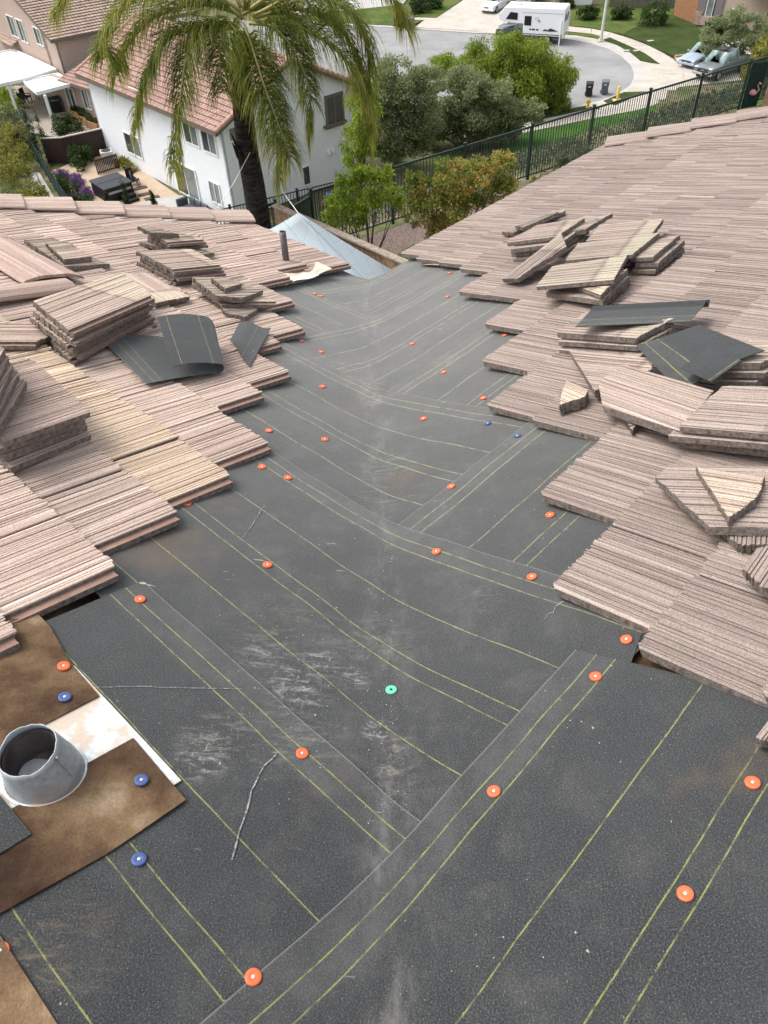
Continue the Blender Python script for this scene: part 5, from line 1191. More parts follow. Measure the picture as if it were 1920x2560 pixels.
strap_plant((*hz(740, 525, YARD).xy, YARD+.02) if False else (*at_y(742, 515, 15.6).xy, 11.5), 16, 1.15, M_STRAP, "green strap-leaved plant beside the wood fence", seed=2)
strap_plant((*at_y(800, 560, 14.2).xy, 11.3), 10, .8, M_STRAP, "small strap-leaved plant lower by the wood fence", seed=3)
# bank ground cover (uncountable)
R_ = np.random.default_rng(5); cl_ = []
for i in range(260):
    x = R_.uniform(-30, 22); d = R_.uniform(.6, 9); yy = (FC.y+(x-FC.x)*.645 if x > FC.x else FL.y+6) + d*1.1
    cl_.append((Vector((x, yy, ground_z(x, yy)+.15)), (.6, .6, .35), 1))
o = leaf_cloud("ground_cover", G_SAGE, None, cl_, 26000, .16, .35, seed=9); tag(o, "grey-green shrubs and ground cover on the bank beyond the fences", "ground cover", kind="stuff")
# neighbour's garden
for i, (u, v, sz, m_, nm, lb) in enumerate([
    ((60, 1010), 0, [(60, 1010, 1.3), (120, 970, 1.2), (40, 1120, 1.6), (130, 1080, 1.1), (60, 1230, 1.5), (20, 960, 1.3), (150, 1180, .8)], G_YEL, "yellow_shrub", "large yellow-green shrub at the left edge below the roof"),
    ((230, 1330), 0, [(230, 1330, .9), (270, 1345, .8), (190, 1360, .8)], G_YEL, "yellow_shrub", "small yellow shrub beside the drain path"),
    ((60, 880), 0, [(40, 880, 1.5), (100, 900, 1.2), (-20, 860, 1.5), (150, 940, .8)], G_SAGE, "sage_shrub", "grey-green shrub behind the yellow shrub at the left"),
    ((30, 700), 0, [(20, 690, 1.3), (60, 720, 1.0), (-20, 720, 1.4), (70, 760, .7)], G_CIT, "green_shrub", "bright green shrub at the left edge by the patio"),
    ((130, 810), 0, [(110, 800, .8), (160, 830, .7)], G_SAGE, "green_shrub", "pale grassy clump between fence and patio"),
    ((440, 850), 0, [(420, 850, .8), (480, 840, .7), (400, 870, .5)], G_GRN, "green_shrub", "green shrub hanging over the brown fence"),
    ((510, 1090), 0, [(500, 1010, .9), (540, 960, .5), (470, 970, .6), (520, 1080, .9), (560, 1040, .6), (440, 1040, .5)], G_GRN, "round_shrub", "round olive-green shrub behind the spa"),
    ((450, 1270), 0, [(430, 1230, .5), (470, 1270, .5), (410, 1200, .4)], G_GRN, "border_shrub", "low green border shrub beside the lavender"),
    ((550, 1360), 0, [(540, 1350, .6), (590, 1370, .5), (500, 1370, .5)], G_GRN, "border_shrub", "dark green shrub at the near end of the lavender border"),
    ((800, 1090), 0, [(800, 1080, .4), (850, 1110, .4), (780, 1070, .3)], G_YEL, "border_shrub", "low shrub against the white house wall"),
    ((690, 990), 0, [(680, 990, .35), (700, 1010, .3)], G_GRN, "small_shrub", "small shrub behind the air conditioner")]):
    base = hz(*r1(u[0], u[1]), .03); y0 = base.y
    cl_ = []
    for (a, b, r) in sz:
        p = hz(*r1(a, b+ (r*12)), .0); cl_.append((Vector((p.x, p.y, r*.75)), (r, r, r*.85), r*r))
    tree(nm, base, cl_, int(900*sum(r for _, _, r in sz)), .2 if m_ is not G_SAGE else .16, m_, lb, cat="shrub", r0=.05, seed=60+i, asp=.4)
for i, (x, y, h) in enumerate([(260, 1040, 3.4), (335, 1060, 3.4), (720, 1390, 1.3), (850, 1405, 2.2), (1018, 1408, 1.6)]):
    b = hz(*r1(x, y), 0); r = .32 if h > 3 else .2
    tree("cypress", b, [(b+Vector((0, 0, h*f)), (r*w, r*w, h*.16), w) for f, w in ((.15, .9), (.35, 1), (.55, .8), (.75, .55), (.92, .28))], 1500, .12, G_CYP, ["tall thin cypress at the corner of the mesh fence", "second thin cypress before the brown fence", "short cypress tip beside the spa steps", "young cypress on the patio edge", "small cypress right of the patio edge"][i], cat="tree", r0=.04, seed=80+i, asp=.3)
for i, (x, y, w, lb) in enumerate([(410, 1165, .55, "far purple lavender clump in the border"), (500, 1205, .7, "middle purple lavender clump in the border"), (555, 1285, .7, "near purple lavender clump in the border"), (490, 1330, .5, "lavender clump at the near end of the border")]):
    b = hz(*r1(x, y), 0); tree("lavender", b, [(b+Vector((dx*w, dy*w, .3)), (w*.6, w*.6, .3), 1) for dx, dy in ((-.5, .6), (0, 0), (.5, -.6), (.1, .5))], 2000, .13, G_LAV, lb, cat="flower clump", r0=.02, seed=90+i, asp=.2)

# ---------------------------------------------------------------- palm
PY = 17.8
pal = empty("palm_tree", (*at_y(570, 510, PY).xy, YARD), label="tall queen palm with drooping fronds behind the left roof", cat="palm tree"); PO_ = pal.location.copy()
M_PTR = NT("palm_bark", .95, .1); co = M_PTR.tc.outputs["Object"]; rg = M_PTR.noise(M_PTR.map(co, (3, 3, 26)), 1.0, 4, .6, .4); nn_ = M_PTR.noise(co, 14, 4, .6)
M_PTR.col(M_PTR.mix(1.0, M_PTR.ramp(rg, [(.35, (.020, .018, .017)), (.6, (.06, .052, .047))]), M_PTR.ramp(nn_, [(.3, .6), (.7, 1.3)]), 'MULTIPLY')); M_PTR.bump(rg, .9, .06); M_PTR = M_PTR.mat
tp = [Vector((PO_.x, PY, YARD-.3)), at_y(560, 480, PY), at_y(548, 400, PY), at_y(535, 330, PY), at_y(525, 240, PY), at_y(520, 150, PY), at_y(520, 70, PY)]
mb = MB(); mb.tube([p-PO_ for p in tp], [.30, .27, .255, .24, .22, .2, .16], 16); mb.build("trunk", M_PTR, pal, True)
mb = MB(); rr = random.Random(3)
for k in range(16):                                # old leaf bases
    az = rr.uniform(0, 6.28); f = rr.uniform(.42, .95); i = f*(len(tp)-1); p = tp[int(i)].lerp(tp[min(int(i)+1, len(tp)-1)], i-int(i))-PO_
    d = Vector((math.cos(az), math.sin(az), 0)); mb2 = MB(); mb2.tube([p+d*.15, p+d*.28+Vector((0, 0, .2)), p+d*.38+Vector((0, 0, .5))], [.07, .045, .012], 6); mb2.build("leaf_base", M_PTR, pal, True)
G_PALM = leaf_mat("palm_leaflet", [(.2, (.05, .08, .014)), (.4, (.12, .165, .026)), (.56, (.25, .28, .045)), (.7, (.46, .40, .08)), (.9, (.60, .43, .13))], .5, 1.0)
M_RACH = simple("palm_rachis", (.34, .30, .10), .6)
def catmull(P, n):
    out = []; Q = [P[0]*2-P[1]]+P+[P[-1]*2-P[-2]]
    for i in range(1, len(Q)-2):
        for k in range(n):
            t = k/n; a, b, c, d = Q[i-1], Q[i], Q[i+1], Q[i+2]
            out.append(.5*((2*b)+(c-a)*t+(2*a-5*b+4*c-d)*t*t+(3*b-a-3*c+d)*t**3))
    out.append(P[-1]); return out
def frond(pts, seed, lmax=.75, dens=1.0, hang=.8):
    r = random.Random(seed); P = catmull([Vector(p)-PO_ for p in pts], 14); n = len(P)
    mb = MB(); mb.tube(P[::3]+[P[-1]], [.035*(1-i/(len(P[::3])+1))+.004 for i in range(len(P[::3])+1)], 5); ro = mb.build("rachis", M_RACH, pal, True)
    V = []; F_ = []; tone = []
    for i in range(6, n):
        f = i/(n-1); T = (P[min(i+1, n-1)]-P[max(i-1, 0)]).normalized(); side = T.cross(Vector((0, 0, 1)))
        side = side.normalized() if side.length > .05 else Vector((r.uniform(-1, 1), r.uniform(-1, 1), 0)).normalized()
        for s_ in (-1, 1):
            for rep in range(int(round(5*dens))):
                p = P[i].lerp(P[max(i-1, 0)], r.random()); L_ = lmax*(.45+.55*math.sin(min(1, f*1.25+.12)*math.pi*.86))*r.uniform(.75, 1.1)
                d0 = (side*s_*r.uniform(.35, 1.0)+T*r.uniform(.3, .8)+Vector((0, 0, r.uniform(-.1, .7)))).normalized(); w = .0085*r.uniform(.8, 1.3)
                c = p; d = d0; k0 = len(V); wv = d.cross(Vector((r.uniform(-1, 1), r.uniform(-1, 1), .4))).normalized()
                for k in range(5):
                    ww = w*(1-.85*(k/4)**2); V += [c-wv*ww, c+wv*ww]; c = c+d*L_/4; d = (d+Vector((0, 0, -hang*.62))).normalized()
                for k in range(4): F_.append((k0+2*k, k0+2*k+1, k0+2*k+3, k0+2*k+2)); tone.append(min(1, .05+.35*r.random()+.55*(k/3)**1.5*r.random()+.3*f))
    o = mesh_obj("frond_leaflets", V, F_, G_PALM, ro); set_tone(o, tone)
FR_ = [
 [(525, 40, 17.8), (450, -10, 17.6), (350, -20, 17.4), (265, 20, 17.2), (228, 80, 17.1), (228, 125, 17.0)],
 [(520, 25, 17.8), (400, -60, 17.9), (270, -70, 18.0), (165, -30, 18.0), (125, 30, 18.0)],
 [(515, 60, 17.7), (440, 72, 17.2), (405, 120, 16.9), (390, 210, 16.7), (382, 300, 16.6), (378, 370, 16.5)],
 [(512, 60, 17.7), (450, 55, 17.4), (370, 80, 17.2), (330, 140, 17.1), (305, 210, 17.0), (295, 270, 17.0)],
 [(530, 60, 17.6), (545, 105, 17.1), (572, 190, 16.7), (605, 280, 16.5), (628, 340, 16.4)],
 [(530, 60, 17.6), (552, 130, 17.1), (580, 220, 16.9), (600, 310, 16.8), (606, 390, 16.8)],
 [(545, 45, 17.8), (620, 50, 17.6), (710, 95, 17.5), (775, 170, 17.4), (805, 250, 17.4), (805, 310, 17.4)],
 [(545, 35, 17.8), (650, -10, 17.8), (745, 20, 17.8), (790, 90, 17.9), (800, 170, 17.9), (790, 230, 17.9)],
 [(540, 20, 17.9), (660, -60, 18.2), (780, -50, 18.4), (850, 0, 18.5), (875, 60, 18.6)],
 [(530, 15, 18.0), (560, -80, 18.6), (640, -90, 19.2), (700, -20, 19.6), (715, 60, 19.7)],
 [(520, 15, 18.0), (470, -70, 18.5), (390, -60, 19.0), (340, 0, 19.3)],
 [(515, 50, 17.8), (490, 60, 17.3), (475, 120, 17.0), (480, 200, 16.9)],
 [(540, 50, 17.7), (590, 60, 17.3), (640, 120, 17.1), (668, 200, 17.0), (670, 280, 17.0)],
 [(520, 30, 17.8), (430, 10, 17.6), (330, 40, 17.6), (270, 110, 17.7), (255, 160, 17.8)],
 [(545, 40, 17.9), (640, 20, 18.0), (730, 60, 18.2), (770, 130, 18.3), (775, 200, 18.3)],
 [(525, 30, 17.9), (560, 20, 18.5), (620, 40, 19.0), (660, 100, 19.2)],
 [(530, 20, 17.8), (520, -100, 17.2), (480, -140, 16.4), (440, -60, 15.9)],
 [(535, 20, 17.8), (560, -110, 17.4), (620, -140, 16.8), (690, -90, 16.4)],
]
for i, fr in enumerate(FR_): frond([at_y(*p) for p in fr], 200+i, lmax=1.0 if i not in (16, 17) else .6, hang=1.0)
M_ROPE = simple("white_rope", (.72, .70, .66), .9)
kn = at_y(527, 342, PY)
o = MB().tube([at_y(540, 330, 17.45), at_y(505, 395, 15.5), at_y(470, 450, 13.6), at_y(495, 500, 12.2)][:3], .008, 6).build("rope", M_ROPE); tag(o, "white rope from the palm trunk down toward the left roof edge", "rope")
# ---------------------------------------------------------------- grey canopy between roof and fence
PK = hz(*P1(745, 532), 13.7)
D_ = hz(*P1(640, 590), 12.9); B0 = hz(*P1(935, 712), 12.55); C0_ = hz(*P1(1012, 694), 12.45)
B1 = B0+(B0-PK)*.25; B1.z = 12.2; C1 = C0_+(C0_-PK)*.2; C1.z = 12.0; D1 = D_+Vector((.6, -4.2, -.5))
def tarp(corners, n, sag):
    V = []; F_ = []
    for j in range(n+1):
        for i in range(n+1):
            a, b = i/n, j/n; p = corners[0]*(1-a)*(1-b)+corners[1]*a*(1-b)+corners[2]*a*b+corners[3]*(1-a)*b
            p = p-Vector((0, 0, sag*math.sin(a*math.pi)*.6+sag*math.sin(b*math.pi)*.5)); V.append(p)
    for j in range(n):
        for i in range(n): q = j*(n+1)+i; F_.append((q, q+1, q+n+2, q+n+1))
    return V, F_
M_TARP = NT("grey_canvas", .75, .25); co = M_TARP.tc.outputs["Object"]; br = M_TARP.node("ShaderNodeTexBrick"); M_TARP.lk(M_TARP.map(co, (1, 1, 1), (0, 0, .9)), br.inputs[0]); br.inputs["Scale"].default_value = 1.1; br.inputs["Mortar Size"].default_value = .006
br.inputs[1].default_value = (.38, .44, .47, 1); br.inputs[2].default_value = (.40, .455, .485, 1); br.inputs[3].default_value = (.30, .355, .385, 1); M_TARP.col(br.outputs[0]); M_TARP = M_TARP.mat
cn = empty("canopy", (PK.x, PK.y-2, YARD), label="blue-grey canvas canopy tied up beyond the valley end", cat="canopy"); CO_ = cn.location.copy()
for cor in ([PK, PK, B1, D1], [PK, B1, C1, PK]):
    pass
V, F_ = tarp([PK, B1, D1+(B1-PK)*.2, D_], 14, .05); o = mesh_obj("canvas", [v-CO_ for v in V], F_, M_TARP, cn, True); o.modifiers.new("t", 'SOLIDIFY').thickness = .01
V, F_ = tarp([PK, C0_+Vector((.02, 0, -.0)), C1, B1], 14, .05); o = mesh_obj("canvas", [v-CO_ for v in V], F_, M_TARP, cn, True); o.modifiers.new("t", 'SOLIDIFY').thickness = .01
for p in (D1, C1):
    MB().tube([p-CO_-z_*.05, Vector((p.x, p.y, YARD))-CO_], .025, 8).build("pole", M_PAINT, cn, True)
o = MB().tube([PK, at_y(615, 420, 16.5), at_y(572, 352, 17.5)], .008, 6).build("rope", M_ROPE); tag(o, "white rope from the canopy peak up to the palm trunk", "rope")

# ================================================================ things in the yards and street
M_SPA = simple("spa_cover", (.035, .04, .043), .6, var=.2); M_SPAB = simple("black_spa_panel", (.012, .012, .013), .5); M_SILV = simple("silver_trim", (.35, .35, .35), .4)
tc_ = [hz(*r1(x, y), .95) for x, y in ((585, 1165), (755, 1115), (845, 1185), (685, 1235))]; cc = sum(tc_, Vector())/4; ax = ((tc_[2]-tc_[3])+(tc_[1]-tc_[0])).normalized(); rz = math.atan2(ax.y, ax.x)
sp = empty("hot_tub", (cc.x, cc.y, .03), rz, "black hot tub with grey cover in the gravel yard", "hot tub"); W_, D2 = 1.95, 2.3
MB().box((0, 0, .42), (W_, D2, .84)).build("cabinet", M_SPAB, sp, bevel=.08)
MB().box((-.0, D2*.255, .91), (W_+.12, D2*.5, .12)).build("cover_half", M_SPA, sp, bevel=.05); MB().box((0, -D2*.255, .91), (W_+.12, D2*.5, .12)).build("cover_half", M_SPA, sp, bevel=.05)
MB().box((0, -D2/2-.01, .62), (W_*.8, .03, .14)).build("trim_strip", M_SILV, sp)
st = empty("spa_steps", (cc.x, cc.y, .03), rz, "black two-tread spa steps before the hot tub", "steps")
MB().box((.35, -D2/2-.35, .2), (.9, .5, .40)).build("upper_step", M_SPAB, st, bevel=.03); MB().box((.35, -D2/2-.75, .1), (.9, .36, .2)).build("lower_step", M_SPAB, st, bevel=.03)
ac = hz(*r1(705, 1050), 0); e = empty("air_conditioner", ac, .3, "white air conditioner unit behind the slatted screen", "air conditioner")
MB().box((0, 0, .4), (.85, .85, .8)).build("case", simple("ac_grey", (.5, .5, .48), .6), e, bevel=.03); MB().lathe([(.34, .805), (.34, .83), (.28, .84), (.05, .845), (.001, .846)], 18).build("fan_grille", M_SPA, e)
a, b = hz(*r1(640, 1135), 0), hz(*r1(775, 1095), 0); e = empty("slat_screen", a, label="brown slatted screen between spa and air conditioner", cat="screen"); D = b-a
for i in range(14): MB().box(D*(i/13)+z_*.55, (.09, .03, 1.0), math.atan2(D.y, D.x)).build("slat", M_BROWN, e)
for z in (.15, .95): MB().bar(z_*z+Vector((0, .03, 0)), D+z_*z+Vector((0, .03, 0)), .04, .07).build("rail", M_BROWN, e)
for i, (x, y) in enumerate(((905, 1220), (940, 1258), (985, 1282))):
    c = hz(*r1(x, y), .05); o = MB().box((0, 0, 0), (1.0, .42, .06), .5).build("paver", simple("dark_paver", (.10, .075, .06), .9)); o.location = c; tag(o, ["farthest", "middle", "nearest"][i]+" dark stepping paver beside the hot tub", "paver", "dark stepping pavers by the spa")
for i in range(2):
    c = hz(*r1(862+i*24, 1195+i*15), 0); e = empty("metal_chair", c, .6+i, ["left", "right"][i]+" dark metal chair beside the hot tub", "chair", "metal chairs by the spa")
    MB().box((0, 0, .45), (.5, .5, .05)).build("seat", M_SPAB, e); MB().box((0, .25, .75), (.5, .05, .55)).build("backrest", M_SPAB, e)
    for sx in (-.22, .22):
        for sy in (-.22, .22): MB().box((sx, sy, .22), (.04, .04, .44)).build("leg", M_SPAB, e)
M_CUSH = simple("slate_cushion", (.075, .085, .105), .9, var=.15); sb = hz(*r1(1255, 1400), .06)
e = empty("corner_sofa", sb, math.atan2(u1.y, u1.x), "dark slate outdoor corner sofa by the white house wall", "sofa")
MB().box((-.3, .1, .22), (2.3, .9, .3)).build("base", M_SPAB, e, bevel=.04); MB().box((-.3, .05, .43), (2.2, .85, .16)).build("seat_cushion", M_CUSH, e, bevel=.06)
for i in range(3): MB().box((-1.0+i*.72, -.38, .68), (.68, .2, .5)).build("back_cushion", M_CUSH, e, bevel=.08)
MB().box((.95, .1, .68), (.22, .8, .5)).build("back_cushion", M_CUSH, e, bevel=.08)
# taupe house patio
M_PLAN = simple("cedar_planter", (.38, .20, .10), .85, var=.2)
for i, (x, y) in enumerate(((520, 765), (570, 800), (620, 832))):
    c = hz(*r1(x, y), .05); e = empty("planter_box", c, math.atan2(wd.y, wd.x), ["far", "middle", "near"][i]+" cedar planter box by the taupe wall", "planter", "cedar planter boxes in a row")
    for dx, dy, lx, ly in ((0, -.3, 1.7, .06), (0, .3, 1.7, .06), (-.85, 0, .06, .66), (.85, 0, .06, .66)): MB().box((dx, dy, .28), (lx, ly, .56)).build("side_board", M_PLAN, e)
    MB().box((0, 0, .22), (1.6, .56, .4)).build("soil", M_MULCH, e)
    leaf_cloud("plants", G_GRN, e, [(Vector((-.5, 0, .6)), (.35, .25, .25), 1), (Vector((.4, 0, .6)), (.4, .25, .2), 1)], 500, .15, seed=120+i)
for i, (x, y, lb) in enumerate(((150, 700, "dark patio armchair under the cover, nearest"), (180, 660, "dark patio chair behind the armchair"), (60, 640, "dark patio chair at the left under the cover"), (265, 640, "dark patio chair beside the grill"))):
    e = empty("patio_chair", hz(*r1(x, y), .05), i*1.3, lb, "chair", "patio chairs under the cover"); MB().box((0, 0, .42), (.6, .6, .08)).build("seat", M_SPA, e); MB().box((0, .3, .78), (.6, .07, .6)).build("backrest", M_SPA, e)
    for sx in (-.27, .27): MB().box((sx, 0, .6), (.05, .6, .05)).build("arm", M_SPAB, e); MB().box((sx, -.26, .3), (.05, .05, .6)).build("leg", M_SPAB, e); MB().box((sx, .26, .3), (.05, .05, .6)).build("leg", M_SPAB, e)
e = empty("barbecue_grill", hz(*r1(375, 725), .05), .4, "black barbecue grill by the patio sliding door", "grill"); MB().box((0, 0, .45), (.9, .5, .9)).build("cart", M_SPAB, e); mb = MB(); mb.tube([(-.45, 0, .95), (.45, 0, .95)], .27, 12); mb.build("lid", M_SPA, e, True); MB().box((0, -.3, .95), (.6, .04, .04)).build("handle", M_SILV, e)
# pinkish edging blocks of the border
M_BLK2 = simple("pink_block", (.42, .29, .24), .9, var=.2)
ep = [hz(*r1(x, y), .1) for x, y in ((350, 1110), (400, 1160), (460, 1235), (520, 1285), (580, 1325))]; e = empty("edging", ep[0], label="pinkish stone edging along the lavender border", cat="edging"); k_ = 0
for a, b in zip(ep[:-1], ep[1:]):
    n = int((b-a).length/.45)
    for i in range(n): c, d = a.lerp(b, i/n)-ep[0], a.lerp(b, (i+.92)/n)-ep[0]; MB().bar(c, d, .25, .22).build("edging_block", M_BLK2, e)
# wheelie bins
def bin_(p, rz, col, label, group=None):
    e = empty("wheelie_bin", p, rz, label, "bin", group); m_ = simple("bin_plastic", col, .5); mb = MB()
    V = [(-.24, -.27, .08), (.24, -.27, .08), (.24, .24, .08), (-.24, .24, .08), (-.29, -.36, .95), (.29, -.36, .95), (.29, .33, .95), (-.29, .33, .95)]
    mb.add(V, [(3, 2, 1, 0), (4, 5, 6, 7), (0, 1, 5, 4), (1, 2, 6, 5), (2, 3, 7, 6), (3, 0, 4, 7)]); mb.build("body", m_, e, bevel=.03)
    mb = MB(); mb.add([(-.32, -.40, .96), (.32, -.40, .96), (.32, .36, .99), (-.32, .36, .99), (-.27, -.3, 1.04), (.27, -.3, 1.04), (.27, .3, 1.07), (-.27, .3, 1.07)], [(3, 2, 1, 0), (4, 5, 6, 7), (0, 1, 5, 4), (1, 2, 6, 5), (2, 3, 7, 6), (3, 0, 4, 7)]); mb.build("lid", m_, e, bevel=.02)
    mb = MB(); mb.tube([(-.26, .42, .95), (.26, .42, .95)], .025, 8); mb.build("handle", m_, e)
    for sx in (-.28, .28): mb = MB(); mb.tube([(sx-.03, .3, .13), (sx+.03, .3, .13)], .13, 14); mb.build("wheel", M_SPAB, e)
    MB().box((0, -.345, .80), (.22, .02, .07)).build("sticker", M_PAINT, e)
    return e
bin_(hz(*r4(225, 768), .01), -.25, (.018, .02, .022), "black wheelie bin standing in the cul-de-sac"); bin_(hz(*r4(350, 752), .01), -.25, (.12, .135, .155), "grey wheelie bin in the cul-de-sac")
bin_(hz(*r3(1385, 755), .01), -.4, (.02, .05, .03), "dark green bin half hidden by the pepper tree"); bin_(hz(*r3(308, 208), .01), .1, (.09, .11, .12), "grey bin by the far driveway apron")
bin_(hz(*r3(245, 200), .01), .1, (.018, .02, .022), "black bin beside the grey bin by the far driveway"); bin_(hz(*r3(205, 196), .01), .1, (.018, .02, .022), "leftmost black bin at the far kerb behind the fronds")
e = bin_((*hz(*P1(842, 480), 9.2).xy, ground_z(*hz(*P1(842, 480), 9.2).xy)), .5, (.015, .04, .16), "blue bin glimpsed behind the citrus shrub")
# hydrant, bollard, lamp post, meter boxes
M_YEL = simple("hydrant_yellow", (.72, .50, .05), .5, var=.1)
e = empty("fire_hydrant", hz(*r4(222, 858), .1), label="yellow fire hydrant on the verge", cat="hydrant"); MB().lathe([(.16, 0), (.16, .05), (.1, .06), (.1, .45), (.14, .47), (.14, .52), (.12, .58), (.05, .66), (.04, .72), (.001, .73)], 14).build("barrel", M_YEL, e, True)
for d in ((-1, 0), (1, 0), (0, -1)): mb = MB(); mb.tube([(d[0]*.08, d[1]*.08, .38), (d[0]*.2, d[1]*.2, .38)], .06, 10); mb.build("outlet", M_YEL, e)
e = empty("bollard", hz(*r4(455, 803), .1), label="yellow bollard on a pale pad by the footway", cat="bollard"); MB().lathe([(.11, 0), (.11, 1.0), (.09, 1.06), (.001, 1.08)], 14).build("post", M_YEL, e, True); MB().box((0, 0, .02), (.7, .7, .06)).build("pad", M_CONC, e)
lp_ = hz(*r4(325, 328), .1); e = empty("street_lamp", lp_, label="pale concrete street lamp post at the cul-de-sac kerb", cat="street lamp"); MB().lathe([(.16, 0), (.15, .3), (.12, 3), (.09, 8.2), (.001, 8.21)], 14).build("pole", simple("pale_lamp_concrete", (.55, .55, .53), .8), e, True); MB().box((0, 0, .03), (.6, .6, .08)).build("base", M_CONC, e)
mb = MB(); mb.tube([(0, 0, 8.1), (-.8, .2, 8.5), (-1.8, .4, 8.55)], .05, 8); mb.build("arm", M_SILV, e); MB().box((-2.1, .45, 8.52), (.7, .3, .14), -.2).build("lamp_head", M_SILV, e, bevel=.04)
for i, (x, y) in enumerate(((530, 403), (612, 403), (722, 325))):
    o = MB().box((0, 0, 0), (.6, .35, .05), .2).build("meter_box", M_CONC); o.location = hz(*r4(x, y), .14); tag(o, ["left meter lid in the verge turf", "right meter lid in the verge turf", "meter lid in the large turf lawn"][i], "meter box", "meter box lids in the turf")
e = empty("flamingo", hz(*r4(1500, 850), YARD+.05), -.5, "pink plastic garden flamingo by the fence end", "garden ornament"); M_FLA = simple("flamingo_pink", (.62, .30, .30), .6)
mb = MB(); mb.tube([(-.2, 0, .42), (-.1, 0, .46), (.05, 0, .45), (.15, 0, .42)], [.02, .09, .1, .04], 10); mb.build("body", M_FLA, e, True); mb = MB(); mb.tube([(.12, 0, .44), (.2, 0, .55), (.12, 0, .68), (.16, 0, .76), (.24, 0, .72)], [.035, .025, .025, .035, .012], 8); mb.build("neck", M_FLA, e, True)
for y in (-.03, .03): mb = MB(); mb.tube([(0, y, 0), (0, y, .4)], .008, 5); mb.build("leg", M_IRONB, e)
gp = [hz(*r4(1440, 870), YARD), hz(*r4(1560, 850), YARD)]; o = MB().bar(gp[0]+z_*.72, gp[1]+z_*.72, .05, 1.4).build("screen_panel", M_SCREEN); tag(o, "dark green solid gate panel at the right end of the fence", "gate panel")
o = MB().bar(hz(*r4(1600, 880), YARD)+z_*.9, hz(*r4(1760, 900), YARD)+z_*.9, .05, 1.9).build("fence_panel", M_WOOD); tag(o, "brown wood panel at the extreme right above the roof", "fence panel")

# ================================================================ vehicles
M_TYRE = simple("tyre", (.014, .014, .015), .85); M_RIM = simple("alloy_rim", (.45, .46, .47), .35, metal=.6); M_LAMP = simple("headlight_glass", (.75, .78, .78), .15, spec=.6); M_CGL = simple("car_glass", (.22, .30, .29), .08, spec=.8, var=.2, scale=2); M_RED_ = simple("tail_light", (.4, .02, .02), .3)  # pale teal of the car glass paints a windscreen reflection into its colour
def paint(name, c, rough=.25): m = NT(name, rough, .5); m.col(c); m.b.inputs["Coat Weight"].default_value = .6; return m.mat
def loft(secs, n_close=True):
    """secs: list of (x, [(y,z), ...]) half outlines from bottom centre out and up; mirrored"""
    V = []; F_ = []; k = len(secs[0][1])
    for x, prof in secs:
        for y, z in prof: V.append((x, y, z))
        for y, z in prof[::-1]: V.append((x, -y, z))
    m = 2*k
    for i in range(len(secs)-1):
        for j in range(m): F_.append((i*m+j, i*m+(j+1) % m, (i+1)*m+(j+1) % m, (i+1)*m+j))
    F_.append(tuple(range(m))); F_.append(tuple((len(secs)-1)*m+j for j in range(m-1, -1, -1))); return V, F_
def wheels(e, xs, hw, r):
    for x in xs:
        for s_ in (-1, 1):
            w = bpy.data.objects.new("wheel", None); COL.objects.link(w); w.parent = e; w.location = (x, s_*(hw-.1), r)
            mb = MB(); mb.tube([(0, -.11, 0), (0, -.09, 0), (0, .09, 0), (0, .11, 0)], [r*.9, r, r, r*.9], 20); mb.build("tyre", M_TYRE, w, True)
            mb = MB(); mb.tube([(0, s_*.09, 0), (0, s_*.118, 0)], [r*.66, r*.6], 14); mb.build("rim", M_RIM, w)
